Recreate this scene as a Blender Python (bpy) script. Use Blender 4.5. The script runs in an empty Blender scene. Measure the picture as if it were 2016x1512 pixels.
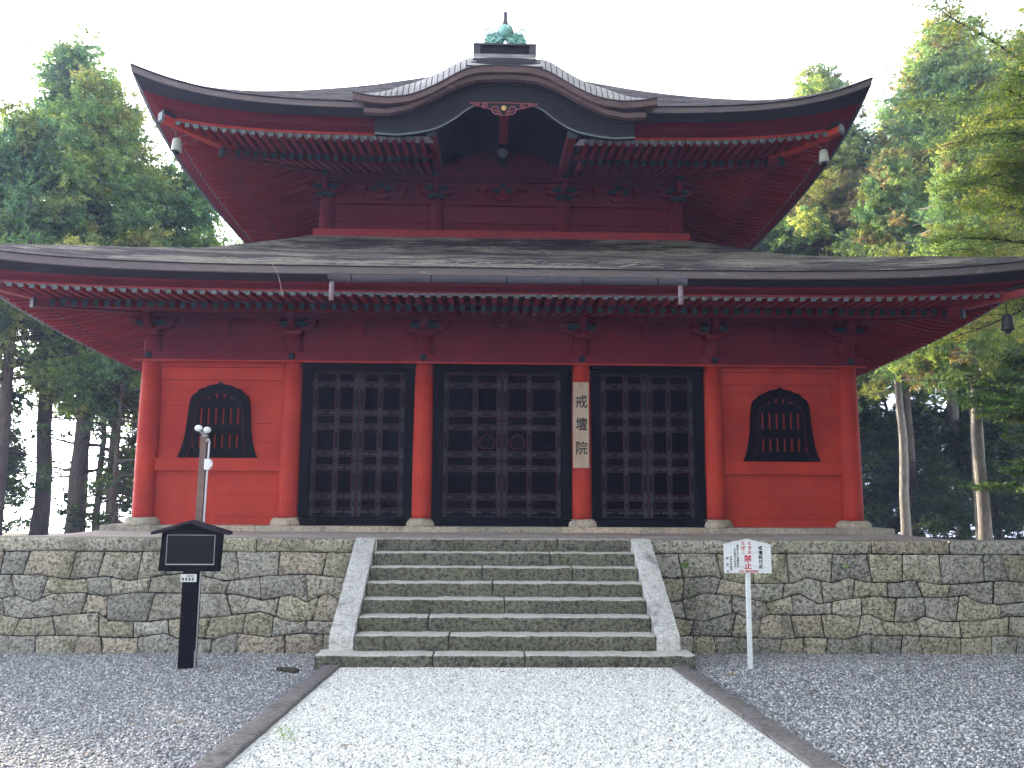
import bpy, math, random
import numpy as np
from mathutils import Vector, Matrix, noise
PI = math.pi; R = math.radians
rnd = random.Random(7)
scene = bpy.context.scene; COL = scene.collection

# ---------------------------------------------------------------- camera
CX, CE = -0.2074, 2.0631
p_, y_, r_ = R(7.553), R(1.492), R(0.346)
f0 = Vector((math.sin(y_), math.cos(y_), 0)); r0 = Vector((math.cos(y_), -math.sin(y_), 0)); u0 = Vector((0, 0, 1))
fw = f0*math.cos(p_) + u0*math.sin(p_); uu = -f0*math.sin(p_) + u0*math.cos(p_)
rr = r0*math.cos(r_) + uu*math.sin(r_); uu = -r0*math.sin(r_) + uu*math.cos(r_)
cam = bpy.data.objects.new('camera', bpy.data.cameras.new('camera')); COL.objects.link(cam)
cam.matrix_world = Matrix(((rr.x, uu.x, -fw.x, CX), (rr.y, uu.y, -fw.y, 0), (rr.z, uu.z, -fw.z, CE), (0, 0, 0, 1)))
cam.data.sensor_width = 36; cam.data.lens = 1600/2016*36; cam.data.clip_start = .05; cam.data.clip_end = 5000
scene.camera = cam
# ---------------------------------------------------------------- world, sun, exposure
SUN_EL, SUN_ROT = R(13.5), R(-42)
world = bpy.data.worlds.new('World'); scene.world = world; world.use_nodes = True
nt = world.node_tree; nt.nodes.clear()
wo = nt.nodes.new('ShaderNodeOutputWorld'); bg = nt.nodes.new('ShaderNodeBackground')
sky = nt.nodes.new('ShaderNodeTexSky'); sky.sky_type = 'NISHITA'; sky.sun_disc = False
sky.sun_elevation = SUN_EL; sky.sun_rotation = SUN_ROT; sky.air_density = 1.0; sky.dust_density = 3.0; sky.ozone_density = 1.0; sky.altitude = 800
tc = nt.nodes.new('ShaderNodeTexCoord'); sx = nt.nodes.new('ShaderNodeSeparateXYZ'); mx = nt.nodes.new('ShaderNodeMath'); mx.operation = 'MAXIMUM'; mx.inputs[1].default_value = .04
cx = nt.nodes.new('ShaderNodeCombineXYZ')
nt.links.new(tc.outputs['Generated'], sx.inputs[0]); nt.links.new(sx.outputs[0], cx.inputs[0]); nt.links.new(sx.outputs[1], cx.inputs[1])
nt.links.new(sx.outputs[2], mx.inputs[0]); nt.links.new(mx.outputs[0], cx.inputs[2]); nt.links.new(cx.outputs[0], sky.inputs['Vector'])
hs = nt.nodes.new('ShaderNodeHueSaturation'); hs.inputs['Saturation'].default_value = .25
nt.links.new(sky.outputs[0], hs.inputs['Color']); nt.links.new(hs.outputs[0], bg.inputs[0]); bg.inputs[1].default_value = .15
nt.links.new(bg.outputs[0], wo.inputs[0])
sd = Vector((math.sin(SUN_ROT)*math.cos(SUN_EL), math.cos(SUN_ROT)*math.cos(SUN_EL), math.sin(SUN_EL)))
sun = bpy.data.objects.new('sun', bpy.data.lights.new('sun', 'SUN')); COL.objects.link(sun)
sun.data.energy = 2.2; sun.data.angle = R(.5); sun.data.color = (1, .84, .62)
sun.rotation_euler = sd.to_track_quat('Z', 'Y').to_euler(); sun.location = (0, 0, 60)
scene.view_settings.view_transform = 'Standard'; scene.view_settings.look = 'None'; scene.view_settings.gamma = 1
scene.view_settings.exposure = 3.2

# ---------------------------------------------------------------- object helpers
def tag(o, label=None, cat=None, group=None, kind=None):
    if label: o['label'] = label
    if cat: o['category'] = cat
    if group: o['group'] = group
    if kind: o['kind'] = kind
    return o
def empty(name, loc, label, cat, group=None):
    o = bpy.data.objects.new(name, None); COL.objects.link(o); o.location = loc
    return tag(o, label, cat, group)
def link(name, me, mat, parent=None):
    o = bpy.data.objects.new(name, me); COL.objects.link(o)
    if mat: me.materials.append(mat)
    if parent:
        o.parent = parent
        if parent.type == 'EMPTY': o.matrix_parent_inverse = Matrix.Translation(-Vector(parent.location))
    return o
class MB:
    def __init__(s): s.v = []; s.f = []
    def add(s, vs, fs):
        b = len(s.v); s.v += [tuple(v) for v in vs]; s.f += [tuple(i+b for i in f) for f in fs]; return s
    def box(s, x0, x1, y0, y1, z0, z1):
        return s.add([(x0,y0,z0),(x1,y0,z0),(x1,y1,z0),(x0,y1,z0),(x0,y0,z1),(x1,y0,z1),(x1,y1,z1),(x0,y1,z1)],
                     [(0,3,2,1),(4,5,6,7),(0,1,5,4),(1,2,6,5),(2,3,7,6),(3,0,4,7)])
    def hexa(s, p):   # 8 points, bottom ring then top ring
        return s.add(p, [(0,3,2,1),(4,5,6,7),(0,1,5,4),(1,2,6,5),(2,3,7,6),(3,0,4,7)])
    def beam(s, a, b, w, h):   # top-centred beam, z is bottom
        a = Vector(a); b = Vector(b); d = b-a; n = Vector((-d.y, d.x, 0)); n.normalize(); n *= w/2; k = Vector((0,0,h))
        return s.hexa([a-n, b-n, b+n, a+n, a-n+k, b-n+k, b+n+k, a+n+k])
    def tube(s, pts, rad, n=8):
        pts = [Vector(p) for p in pts]; rings = []
        rad = rad if isinstance(rad, (list, tuple)) else [rad]*len(pts)
        up = Vector((0,0,1)); vs = []
        for i, p in enumerate(pts):
            d = (pts[min(i+1, len(pts)-1)] - pts[max(i-1, 0)]).normalized()
            a = d.cross(up if abs(d.z) < .9 else Vector((0,1,0))).normalized(); b = d.cross(a).normalized()
            for k in range(n):
                t = 2*PI*k/n; vs.append(p + (a*math.cos(t) + b*math.sin(t))*rad[i])
        fs = [(i*n+k, i*n+(k+1) % n, (i+1)*n+(k+1) % n, (i+1)*n+k) for i in range(len(pts)-1) for k in range(n)]
        fs += [tuple(range(n))[::-1], tuple((len(pts)-1)*n+k for k in range(n))]
        return s.add(vs, fs)
    def lathe(s, c, prof, n=20):   # prof: (radius, z)
        c = Vector(c); vs = []
        for r, z in prof:
            for k in range(n):
                t = 2*PI*k/n; vs.append((c.x+r*math.cos(t), c.y+r*math.sin(t), c.z+z))
        m = len(prof)
        fs = [(i*n+k, i*n+(k+1) % n, (i+1)*n+(k+1) % n, (i+1)*n+k) for i in range(m-1) for k in range(n)]
        fs += [tuple(range(n))[::-1], tuple((m-1)*n+k for k in range(n))]
        return s.add(vs, fs)
    def disc_y(s, c, prof, n=20):   # lathe about the Y axis; prof: (radius, y)
        b = len(s.v); s.lathe((0,0,0), prof, n)
        for i in range(b, len(s.v)):
            x, y, z = s.v[i]; s.v[i] = (c[0]+x, c[1]+z, c[2]+y)
        return s
    def plate(s, pts, y0, y1):   # polygon in XZ extruded along Y
        n = len(pts)
        return s.add([(x, y0, z) for x, z in pts] + [(x, y1, z) for x, z in pts],
            [tuple(range(n)), tuple(range(2*n-1, n-1, -1))] + [(i, i+n, (i+1) % n+n, (i+1) % n) for i in range(n)])
    def strip(s, outer, inner, y0, y1, closed=False):  # band between two XZ polylines, extruded along Y
        n = len(outer)
        vs = [(x, y, z) for y in (y0, y1) for pl in (outer, inner) for x, z in pl]
        fs = []
        for i in range(n if closed else n-1):
            j = (i+1) % n; o0, i0, o1, i1 = 0, n, 2*n, 3*n
            fs += [(o0+i, o0+j, i0+j, i0+i), (o1+j, o1+i, i1+i, i1+j), (o0+j, o0+i, o1+i, o1+j), (i0+i, i0+j, i1+j, i1+i)]
        if not closed:
            fs += [(0, n, 3*n, 2*n), (n-1, 3*n-1, 4*n-1, 2*n-1)]
        return s.add(vs, fs)
    def rock(s, x0, x1, y0, y1, z0, z1, rad=.02, amp=.008, res=.07, seed=0., freq=6):
        lo = Vector((x0,y0,z0)); hi = Vector((x1,y1,z1)); c0 = len(s.v); idx = {}
        n = [max(2, min(60, int(round((hi[i]-lo[i])/res)))) for i in range(3)]
        ax = []
        for i in range(3):
            g = [lo[i]+(hi[i]-lo[i])*k/n[i] for k in range(n[i]+1)]
            g = sorted(set([g[0], g[0]+rad*.35, g[0]+rad] + g[1:-1] + [g[-1]-rad, g[-1]-rad*.35, g[-1]])); g = [q for q in g if lo[i] <= q <= hi[i]]
            ax.append(g)
        def vert(p):
            key = (round(p[0], 4), round(p[1], 4), round(p[2], 4))
            if key in idx: return idx[key]
            q = Vector((min(max(p[0], x0+rad), x1-rad), min(max(p[1], y0+rad), y1-rad), min(max(p[2], z0+rad), z1-rad)))
            d = Vector(p)-q
            if d.length > 1e-6: q = q + d.normalized()*rad
            nn = noise.noise_vector((Vector(p)+Vector((seed, seed*1.7, 0)))*freq)*amp + noise.noise_vector((Vector(p)+Vector((seed, 0, 9)))*freq*4)*amp*.4
            s.v.append(tuple(q+nn)); idx[key] = len(s.v)-1; return idx[key]
        for a, b, c, v, flip in ((0,1,2,z0,1),(0,1,2,z1,0),(0,2,1,y0,0),(0,2,1,y1,1),(1,2,0,x0,1),(1,2,0,x1,0)):
            A, B = ax[a], ax[b]
            for i in range(len(A)-1):
                for j in range(len(B)-1):
                    q = []
                    for aa, bb in ((A[i],B[j]),(A[i+1],B[j]),(A[i+1],B[j+1]),(A[i],B[j+1])):
                        P = [0,0,0]; P[a] = aa; P[b] = bb; P[c] = v; q.append(vert(P))
                    if len(set(q)) == 4: s.f.append(tuple(q[::-1] if flip else q))
        return s
    def build(s, name, mat, parent=None, smooth=False, kind=None, label=None):
        me = bpy.data.meshes.new(name); me.from_pydata(s.v, [], s.f); me.update()
        if smooth: me.polygons.foreach_set('use_smooth', [True]*len(me.polygons))
        o = link(name, me, mat, parent)
        if kind: o['kind'] = kind
        if label: o['label'] = label
        return o
def vcol(me, cols, name='tint'):
    a = me.color_attributes.new(name, 'FLOAT_COLOR', 'POINT'); a.data.foreach_set('color', np.asarray(cols, np.float32).ravel())

# ---------------------------------------------------------------- materials
def mat(name, base, rough=.7, spec=.4):
    m = bpy.data.materials.new(name); m.use_nodes = True
    b = m.node_tree.nodes['Principled BSDF']; b.inputs['Base Color'].default_value = (*base, 1); b.inputs['Roughness'].default_value = rough
    b.inputs['Specular IOR Level'].default_value = spec
    return m
class NT:
    def __init__(s, m): s.m = m; s.t = m.node_tree; s.b = s.t.nodes['Principled BSDF']; s.tc = s.t.nodes.new('ShaderNodeTexCoord')
    def L(s, a, b): s.t.links.new(a, b)
    def coord(s, scale=(1,1,1)):
        mp = s.t.nodes.new('ShaderNodeMapping'); mp.inputs['Scale'].default_value = scale; s.L(s.tc.outputs['Object'], mp.inputs[0]); return mp.outputs[0]
    def noise(s, scale, detail=4, rough=.6, sc=(1,1,1)):
        n = s.t.nodes.new('ShaderNodeTexNoise'); n.inputs['Scale'].default_value = scale; n.inputs['Detail'].default_value = detail; n.inputs['Roughness'].default_value = rough
        s.L(s.coord(sc), n.inputs['Vector']); return n.outputs['Fac']
    def vor(s, scale, sc=(1,1,1), feat='F1'):
        n = s.t.nodes.new('ShaderNodeTexVoronoi'); n.inputs['Scale'].default_value = scale; n.feature = feat
        s.L(s.coord(sc), n.inputs['Vector']); return n
    def ramp(s, src, stops):
        r = s.t.nodes.new('ShaderNodeValToRGB'); e = r.color_ramp.elements
        while len(e) < len(stops): e.new(.5)
        for k, (p, c) in enumerate(stops): e[k].position = p; e[k].color = (*(c if isinstance(c, tuple) else (c,)*3), 1)
        s.L(src, r.inputs[0]); return r.outputs[0]
    def mix(s, a, b, fac, mode='MIX'):
        m = s.t.nodes.new('ShaderNodeMix'); m.data_type = 'RGBA'; m.blend_type = mode
        for v, i in ((fac, 0), (a, 6), (b, 7)):
            if hasattr(v, 'links'): s.L(v, m.inputs[i])
            elif isinstance(v, tuple): m.inputs[i].default_value = (*v, 1)
            else: m.inputs[i].default_value = v if i == 0 else (v, v, v, 1)
        return m.outputs[2]
    def math(s, op, a, b=0.):
        m = s.t.nodes.new('ShaderNodeMath'); m.operation = op
        for v, i in ((a, 0), (b, 1)):
            if hasattr(v, 'links'): s.L(v, m.inputs[i])
            else: m.inputs[i].default_value = v
        return m.outputs[0]
    def attr(s, name): a = s.t.nodes.new('ShaderNodeAttribute'); a.attribute_name = name; return a.outputs['Color']
    def bump(s, h, strength=.3, dist=.02, prev=None):
        b = s.t.nodes.new('ShaderNodeBump'); b.inputs['Strength'].default_value = strength; b.inputs['Distance'].default_value = dist
        s.L(h, b.inputs['Height'])
        if prev: s.L(prev, b.inputs['Normal'])
        return b.outputs[0]
    def out(s, color=None, normal=None, rough=None):
        if color: s.L(color, s.b.inputs['Base Color'])
        if normal: s.L(normal, s.b.inputs['Normal'])
        if rough: s.L(rough, s.b.inputs['Roughness'])
        return s.m
def wood_paint(name, c0, c1, rough=.5, grain=(1, 1, 14), spec=.35):
    n = NT(mat(name, c0, rough, spec))
    a = n.noise(1.6, 5, .6); g = n.noise(3, 6, .65, grain); d = n.noise(26, 3, .6)
    c = n.mix(c0, c1, n.ramp(a, [(.35, 0.), (.68, 1.)]))
    c = n.mix(c, tuple(v*.72 for v in c0), n.ramp(g, [(.50, 0.), (.68, .8)]))
    c = n.mix(c, tuple(min(1, v*1.18+.012) for v in c1), n.ramp(d, [(.58, 0.), (.8, .4)]))
    if name == 'red_paint':   # faded patches, rain streaks and rubbed spots
        w = n.noise(1.9, 6, .7, (2.6, 2.6, .35)); k = n.noise(5.5, 7, .8); z = n.noise(.7, 3, .6)
        c = n.mix(c, (.30, .030, .022), n.ramp(w, [(.50, 0.), (.68, .75)])); c = n.mix(c, (.52, .080, .042), n.ramp(k, [(.60, 0.), (.74, .5)]))
        c = n.mix(c, (.20, .028, .022), n.ramp(z, [(.56, 0.), (.75, .45)]))
    return n.out(c, n.bump(g, .25 if spec > .06 else .04, .01), n.ramp(a, [(.3, rough-.08), (.7, rough+.15)]))
M = {}
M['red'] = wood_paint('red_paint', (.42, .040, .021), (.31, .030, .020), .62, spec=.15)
M['red_eave_shade'] = wood_paint('red_eave_shade_paint', (.135, .0165, .024), (.095, .014, .023), .8, (6, 6, 6), .05)  # same red, with the shade under the eaves put into the colour
M['red_rafter_shade'] = wood_paint('red_rafter_shade_paint', (.25, .026, .030), (.18, .021, .027), .85, (6, 6, 6), .05)  # shade-darkened red, kept brighter so rafters read as lit against the soffit
M['red_soffit_shade'] = wood_paint('red_soffit_shade_paint', (.055, .009, .014), (.040, .008, .014), .85, (6, 6, 6), .05)  # darkest red: shade between the rafters painted into the boards
M['red_mid_shade'] = wood_paint('red_mid_shade_paint', (.27, .028, .030), (.20, .024, .028), .55, (3, 6, 6), .2)  # same red, half darkened in colour for parts shaded by the roofs
M['black'] = wood_paint('black_lacquer', (.0014, .0017, .0028), (.003, .003, .0042), .6, spec=.06)
M['panel'] = wood_paint('door_panel_black', (.0007, .001, .0018), (.0015, .002, .003), .6, spec=.04)
M['frame'] = wood_paint('door_frame_dark', (.0065, .0055, .0085), (.011, .009, .013), .6, spec=.08)
M['plate'] = wood_paint('door_metal_plate', (.015, .015, .021), (.023, .022, .03), .5, spec=.2)
M['bead'] = mat('red_bead', (.055, .012, .017), .7, .1)
M['cap'] = wood_paint('rafter_cap_metal', (.115, .145, .16), (.16, .19, .205), .6, spec=.2)
M['capdark'] = wood_paint('dark_green_cap', (.006, .016, .022), (.012, .028, .034), .55, spec=.2)
M['carving'] = wood_paint('green_carving', (.008, .028, .028), (.012, .014, .022), .6, spec=.2)
M['palestrip'] = mat('pale_strip', (.62, .62, .66), .7)
M['dark'] = wood_paint('dark_wood', (.010, .010, .015), (.018, .016, .021), .6, spec=.2)
M['brown'] = wood_paint('weathered_brown_wood', (.13, .085, .075), (.18, .12, .10), .75, (2, 2, 10))
M['pale_wood'] = wood_paint('weathered_pale_wood', (.34, .25, .19), (.42, .33, .26), .75, (6, 6, 1))
M['batten'] = wood_paint('weathered_grey_wood', (.28, .26, .26), (.44, .42, .42), .8, (1, 6, 1))
M['white'] = wood_paint('white_painted_board', (.70, .72, .74), (.62, .65, .66), .45)
M['ink'] = mat('black_ink', (.012, .012, .014), .7)
M['inkgrey'] = mat('grey_ink', (.10, .10, .11), .7)
M['redink'] = mat('red_ink', (.52, .015, .045), .6)
M['gold'] = mat('gold_leaf', (.85, .6, .22), .35); M['gold'].node_tree.nodes['Principled BSDF'].inputs['Metallic'].default_value = .6
M['metal'] = mat('galvanised_pipe', (.34, .34, .37), .4); M['metal'].node_tree.nodes['Principled BSDF'].inputs['Metallic'].default_value = .6
M['plastic'] = mat('pale_plastic', (.62, .63, .64), .45)
M['screen'] = mat('dark_glass_screen', (.004, .0045, .005), .3, .12)
M['gutter'] = wood_paint('dark_gutter_metal', (.060, .055, .075), (.09, .08, .10), .42)
M['pipe'] = wood_paint('copper_spout', (.20, .15, .19), (.28, .21, .25), .4)
def m_copper():
    n = NT(mat('verdigris_copper', (.3, .5, .45), .6)); a = n.noise(9, 5, .65); b = n.noise(30, 3)
    c = n.ramp(a, [(.3, (.09, .26, .24)), (.5, (.26, .52, .47)), (.7, (.48, .72, .66))]); return n.out(c, n.bump(b, .4, .01))
M['copper'] = m_copper()
def m_bark_roof(lichen=.95, k=1.):
    n = NT(mat('cypress_bark_roof', (.1, .09, .09), .92, .15))
    a = n.noise(.8, 6, .72, (.5, 1.5, 1.5)); s = n.noise(10, 8, .8, (.13, .75, .75)); f = n.noise(16, 5, .8, (.4, .6, .6)); g = n.noise(13, 6, .85, (.5, .7, .7))
    c = n.ramp(s, [(.34, (.014, .012, .015)), (.47, (.055, .047, .052)), (.58, (.125, .108, .112)), (.70, (.26, .23, .225))])
    pale = n.math('MULTIPLY', n.ramp(a, [(.46, 0.), (.55, lichen)]), n.ramp(s, [(.36, 0.), (.52, 1.)]))
    c = n.mix(c, (.31, .285, .235), pale)
    c = n.mix(c, (.012, .012, .014), n.ramp(f, [(.52, 0.), (.66, .85)]))
    c = n.mix(c, (.33, .29, .27), n.ramp(g, [(.60, 0.), (.70, .75)]))
    return n.out(c, n.bump(f, 1., .04, n.bump(s, 1., .05)))
M['bark_roof'] = m_bark_roof(); M['bark_roof_dark'] = m_bark_roof(.12)
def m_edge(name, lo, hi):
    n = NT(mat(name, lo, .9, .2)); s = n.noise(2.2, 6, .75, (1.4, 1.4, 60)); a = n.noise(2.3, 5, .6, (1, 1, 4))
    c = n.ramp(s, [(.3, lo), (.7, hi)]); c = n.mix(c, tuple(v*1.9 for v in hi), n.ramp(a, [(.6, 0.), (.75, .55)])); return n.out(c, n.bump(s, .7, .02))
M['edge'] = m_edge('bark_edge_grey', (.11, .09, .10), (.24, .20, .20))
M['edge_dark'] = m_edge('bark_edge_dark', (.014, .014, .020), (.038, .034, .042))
M['edge_brown'] = m_edge('bark_edge_brown', (.085, .060, .066), (.22, .14, .14))
def m_granite(name, lo, hi, tintattr=False, moss=.0, bump=1.0, sc=1., worn=False):
    n = NT(mat(name, lo, .9, .2))
    a = n.noise(1.1*sc, 5, .6); s = n.noise(21*sc, 7, .8); v = n.vor(40*sc).outputs['Distance']; f = n.noise(55*sc, 4, .75); p = n.noise(34*sc, 5, .8)
    c = n.mix(lo, hi, n.ramp(a, [(.33, 0.), (.66, 1.)]))
    c = n.mix(c, tuple(min(.85, v_*1.55) for v_ in hi), n.ramp(f, [(.50, 0.), (.62, .2+.55*min(1, bump))]))
    c = n.mix(c, tuple(v_*.20 for v_ in lo), n.ramp(s, [(.48, 0.), (.58, .1+.75*min(1, bump))]))
    c = n.mix(c, tuple(v_*.12 for v_ in lo), n.ramp(p, [(.54, 0.), (.62, .7*min(1, bump))]))
    if tintattr: c = n.mix(c, n.attr('tint'), 1., 'MULTIPLY')
    st = n.noise(2.1*sc, 5, .7, (1, 1, .55)); c = n.mix(c, tuple(v_*.30 for v_ in lo), n.ramp(st, [(.56, 0.), (.68, .75)]))
    if moss:
        mo = n.noise(1.7, 6, .7); c = n.mix(c, (.085, .105, .03), n.ramp(mo, [(.54, 0.), (.68, moss)]))
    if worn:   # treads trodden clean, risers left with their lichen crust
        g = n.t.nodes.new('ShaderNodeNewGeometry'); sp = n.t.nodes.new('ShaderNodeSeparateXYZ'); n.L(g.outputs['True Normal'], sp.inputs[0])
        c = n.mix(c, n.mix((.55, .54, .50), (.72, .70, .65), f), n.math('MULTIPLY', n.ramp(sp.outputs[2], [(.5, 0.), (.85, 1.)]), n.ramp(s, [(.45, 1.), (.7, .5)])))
    return n.out(c, n.bump(v, .5*bump, .02, n.bump(s, .9*bump, .045)))
M['granite'] = m_granite('wall_granite', (.50, .47, .39), (.64, .605, .51), True, .5, 1.15)
M['step'] = m_granite('step_granite', (.115, .113, .085), (.20, .195, .15), False, .5, 1., worn=True)
M['stringer'] = m_granite('stringer_granite', (.42, .41, .41), (.56, .55, .53), False, .25, .45)
M['plinth'] = m_granite('plinth_granite', (.36, .32, .27), (.50, .44, .38), True, .0, .45)
M['kerb'] = m_granite('kerb_granite', (.13, .12, .125), (.19, .175, .17), False, .25, .45)
def m_gravel(name, stops, size, bstr=.9, blotch=None, soft=.6):
    n = NT(mat(name, (.4, .4, .4), .85, .25))
    v = n.vor(1/size); v2 = n.vor(1.9/size, (1, 1.15, 1)); big = n.noise(1.3, 4, .6); pat = n.noise(5, 3, .6)
    sep = n.t.nodes.new('ShaderNodeSeparateColor'); n.L(v.outputs['Color'], sep.inputs[0])
    sep2 = n.t.nodes.new('ShaderNodeSeparateColor'); n.L(v2.outputs['Color'], sep2.inputs[0])
    val = n.math('ADD', n.math('MULTIPLY', sep.outputs[0], .62), n.math('MULTIPLY', sep2.outputs[1], .38))
    c = n.ramp(val, stops)
    c = n.mix(c, (.03, .03, .035), n.ramp(v.outputs['Distance'], [(.48, 0.), (.80, soft)]))
    if blotch: c = n.mix(c, blotch, n.ramp(big, [(.45, 0.), (.7, .5)]), 'MULTIPLY')
    h = n.math('ADD', n.math('MULTIPLY', v.outputs['Distance'], -1.), n.math('MULTIPLY', sep.outputs[2], .9))
    return n.out(c, n.bump(h, bstr, size*.9))
M['gravel'] = m_gravel('grey_gravel', [(.15, (.07, .075, .085)), (.4, (.15, .16, .185)), (.62, (.28, .295, .33)), (.82, (.52, .53, .56))], .022, 1., (.72, .72, .75))
M['white_gravel'] = m_gravel('white_gravel', [(.10, (.34, .36, .38)), (.3, (.64, .64, .62)), (.6, (.78, .78, .75)), (.85, (.86, .86, .83))], .014, .7, (.88, .9, .9), .35)
def m_earth():
    n = NT(mat('packed_earth', (.36, .31, .28), .95, .15)); a = n.noise(2.5, 5); f = n.noise(60, 4, .7)
    c = n.mix((.40, .345, .32), (.31, .27, .24), n.ramp(a, [(.4, 0.), (.65, 1.)])); c = n.mix(c, (.15, .13, .10), n.ramp(f, [(.6, 0.), (.75, .6)]))
    return n.out(c, n.bump(f, .4, .02))
M['earth'] = m_earth()
def m_floor():
    n = NT(mat('forest_floor', (.05, .05, .03), .95, .1)); a = n.noise(.9, 6, .7); f = n.noise(14, 4, .7)
    c = n.ramp(a, [(.35, (.03, .045, .02)), (.55, (.07, .055, .035)), (.7, (.05, .08, .025))]); return n.out(n.mix(c, (.16, .10, .04), n.ramp(f, [(.62, 0.), (.75, .6)])), n.bump(f, .5, .05))
M['floor'] = m_floor()
def m_bark(name, lo, hi):
    n = NT(mat(name, lo, .92, .15)); s = n.noise(6, 6, .7, (5, 5, .5)); a = n.noise(1.1, 4)
    c = n.ramp(s, [(.3, tuple(v*.4 for v in lo)), (.55, lo), (.75, hi)]); c = n.mix(c, (.10, .12, .07), n.ramp(a, [(.5, 0.), (.7, .5)])); return n.out(c, n.bump(s, .9, .05))
M['bark'] = m_bark('cedar_bark', (.11, .09, .078), (.20, .17, .145))
M['bark_pale'] = m_bark('pale_cypress_bark', (.24, .225, .20), (.40, .385, .35))
M['bark_maple'] = m_bark('maple_bark', (.05, .042, .038), (.11, .10, .085))
def m_leaf(name, trans=.35):
    m = mat(name, (.05, .1, .03), .6, .25); n = NT(m); c = n.attr('tint'); n.L(c, n.b.inputs['Base Color'])
    tr = n.t.nodes.new('ShaderNodeBsdfTranslucent'); mxs = n.t.nodes.new('ShaderNodeMixShader'); mxs.inputs[0].default_value = trans
    cc = n.mix(c, (1.35, 1.3, .55), 1., 'MULTIPLY'); n.L(cc, tr.inputs[0]); n.L(n.b.outputs[0], mxs.inputs[1]); n.L(tr.outputs[0], mxs.inputs[2])
    n.L(mxs.outputs[0], n.t.nodes['Material Output'].inputs[0]); return m
M['leaf'] = m_leaf('cedar_foliage', .42); M['leaf_thin'] = m_leaf('maple_foliage', .5)

# ---------------------------------------------------------------- ground
def sheet(name, xs, ys, zf, m, kind='structure', parent=None, smooth=True):
    nx, ny = len(xs), len(ys)
    b = MB(); b.v = [(x, y, zf(x, y)) for y in ys for x in xs]
    b.f = [(j*nx+i, j*nx+i+1, (j+1)*nx+i+1, (j+1)*nx+i) for j in range(ny-1) for i in range(nx-1)]
    return b.build(name, m, parent, smooth, kind)
def gz(x, y):
    if y > 9.84: return .10*(9.84-y)
    return min(.055*(9.84-y), 1.6)
def frange(a, b, n): return [a+(b-a)*i/n for i in range(n+1)]
sheet('ground', frange(-60, 60, 24), [-60, -20] + frange(-8, 9.84, 12) + frange(10.2, 11.95, 4), gz, M['gravel'])
TZ = 1.389
def tz(x, y):
    d = max(0., min(abs(x)-6.75, y-12.35)); z = TZ - .13*min(d, 8) + .004*noise.noise(Vector((x*2, y*2, 0)))
    if y > 27: z = min(z, .35) - .30*(max(0, y-33))
    return z
sheet('terrace_ground', [-30, -22, -16]+frange(-12, 12, 48)+[16, 22, 30], frange(11.95, 18, 24)+frange(19, 27, 8), tz, M['earth'])
sheet('forest_floor', [-500, -200, -80]+frange(-40, 40, 16)+[80, 200, 500], [27, 30, 33, 36, 40, 50, 80, 150, 300, 700],
      lambda x, y: min(.35, .35-.30*max(0, y-33)) + (.0 if y < 40 else .03*y*noise.noise(Vector((x*.02, y*.02, 0)))), M['floor'])
PW = 1.93
def pz(x, y): return gz(x, y)+.03
sheet('gravel_path', frange(-PW, PW, 8), frange(-12, 9.83, 20), pz, M['white_gravel'])
for s, side in ((-1, 'left'), (1, 'right')):
    b = MB(); y = -6.
    while y < 9.82:
        L = rnd.uniform(.9, 1.7); y1 = min(9.82, y+L)
        if 9.82-y1 < .5: y1 = 9.82
        n0 = len(b.v); x0 = s*(PW+.10); b.rock(x0-.10, x0+.10, y+.006, y1-.006, -.12, .0, .014, .012, .09, y)
        for i in range(n0, len(b.v)): v = b.v[i]; b.v[i] = (v[0]+.01*noise.noise(Vector((0, y, 3))), v[1], v[2]+.06+.055*(9.84-v[1]))
        y = y1
    b.build('kerb', M['kerb'], None, True, 'structure')

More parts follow.
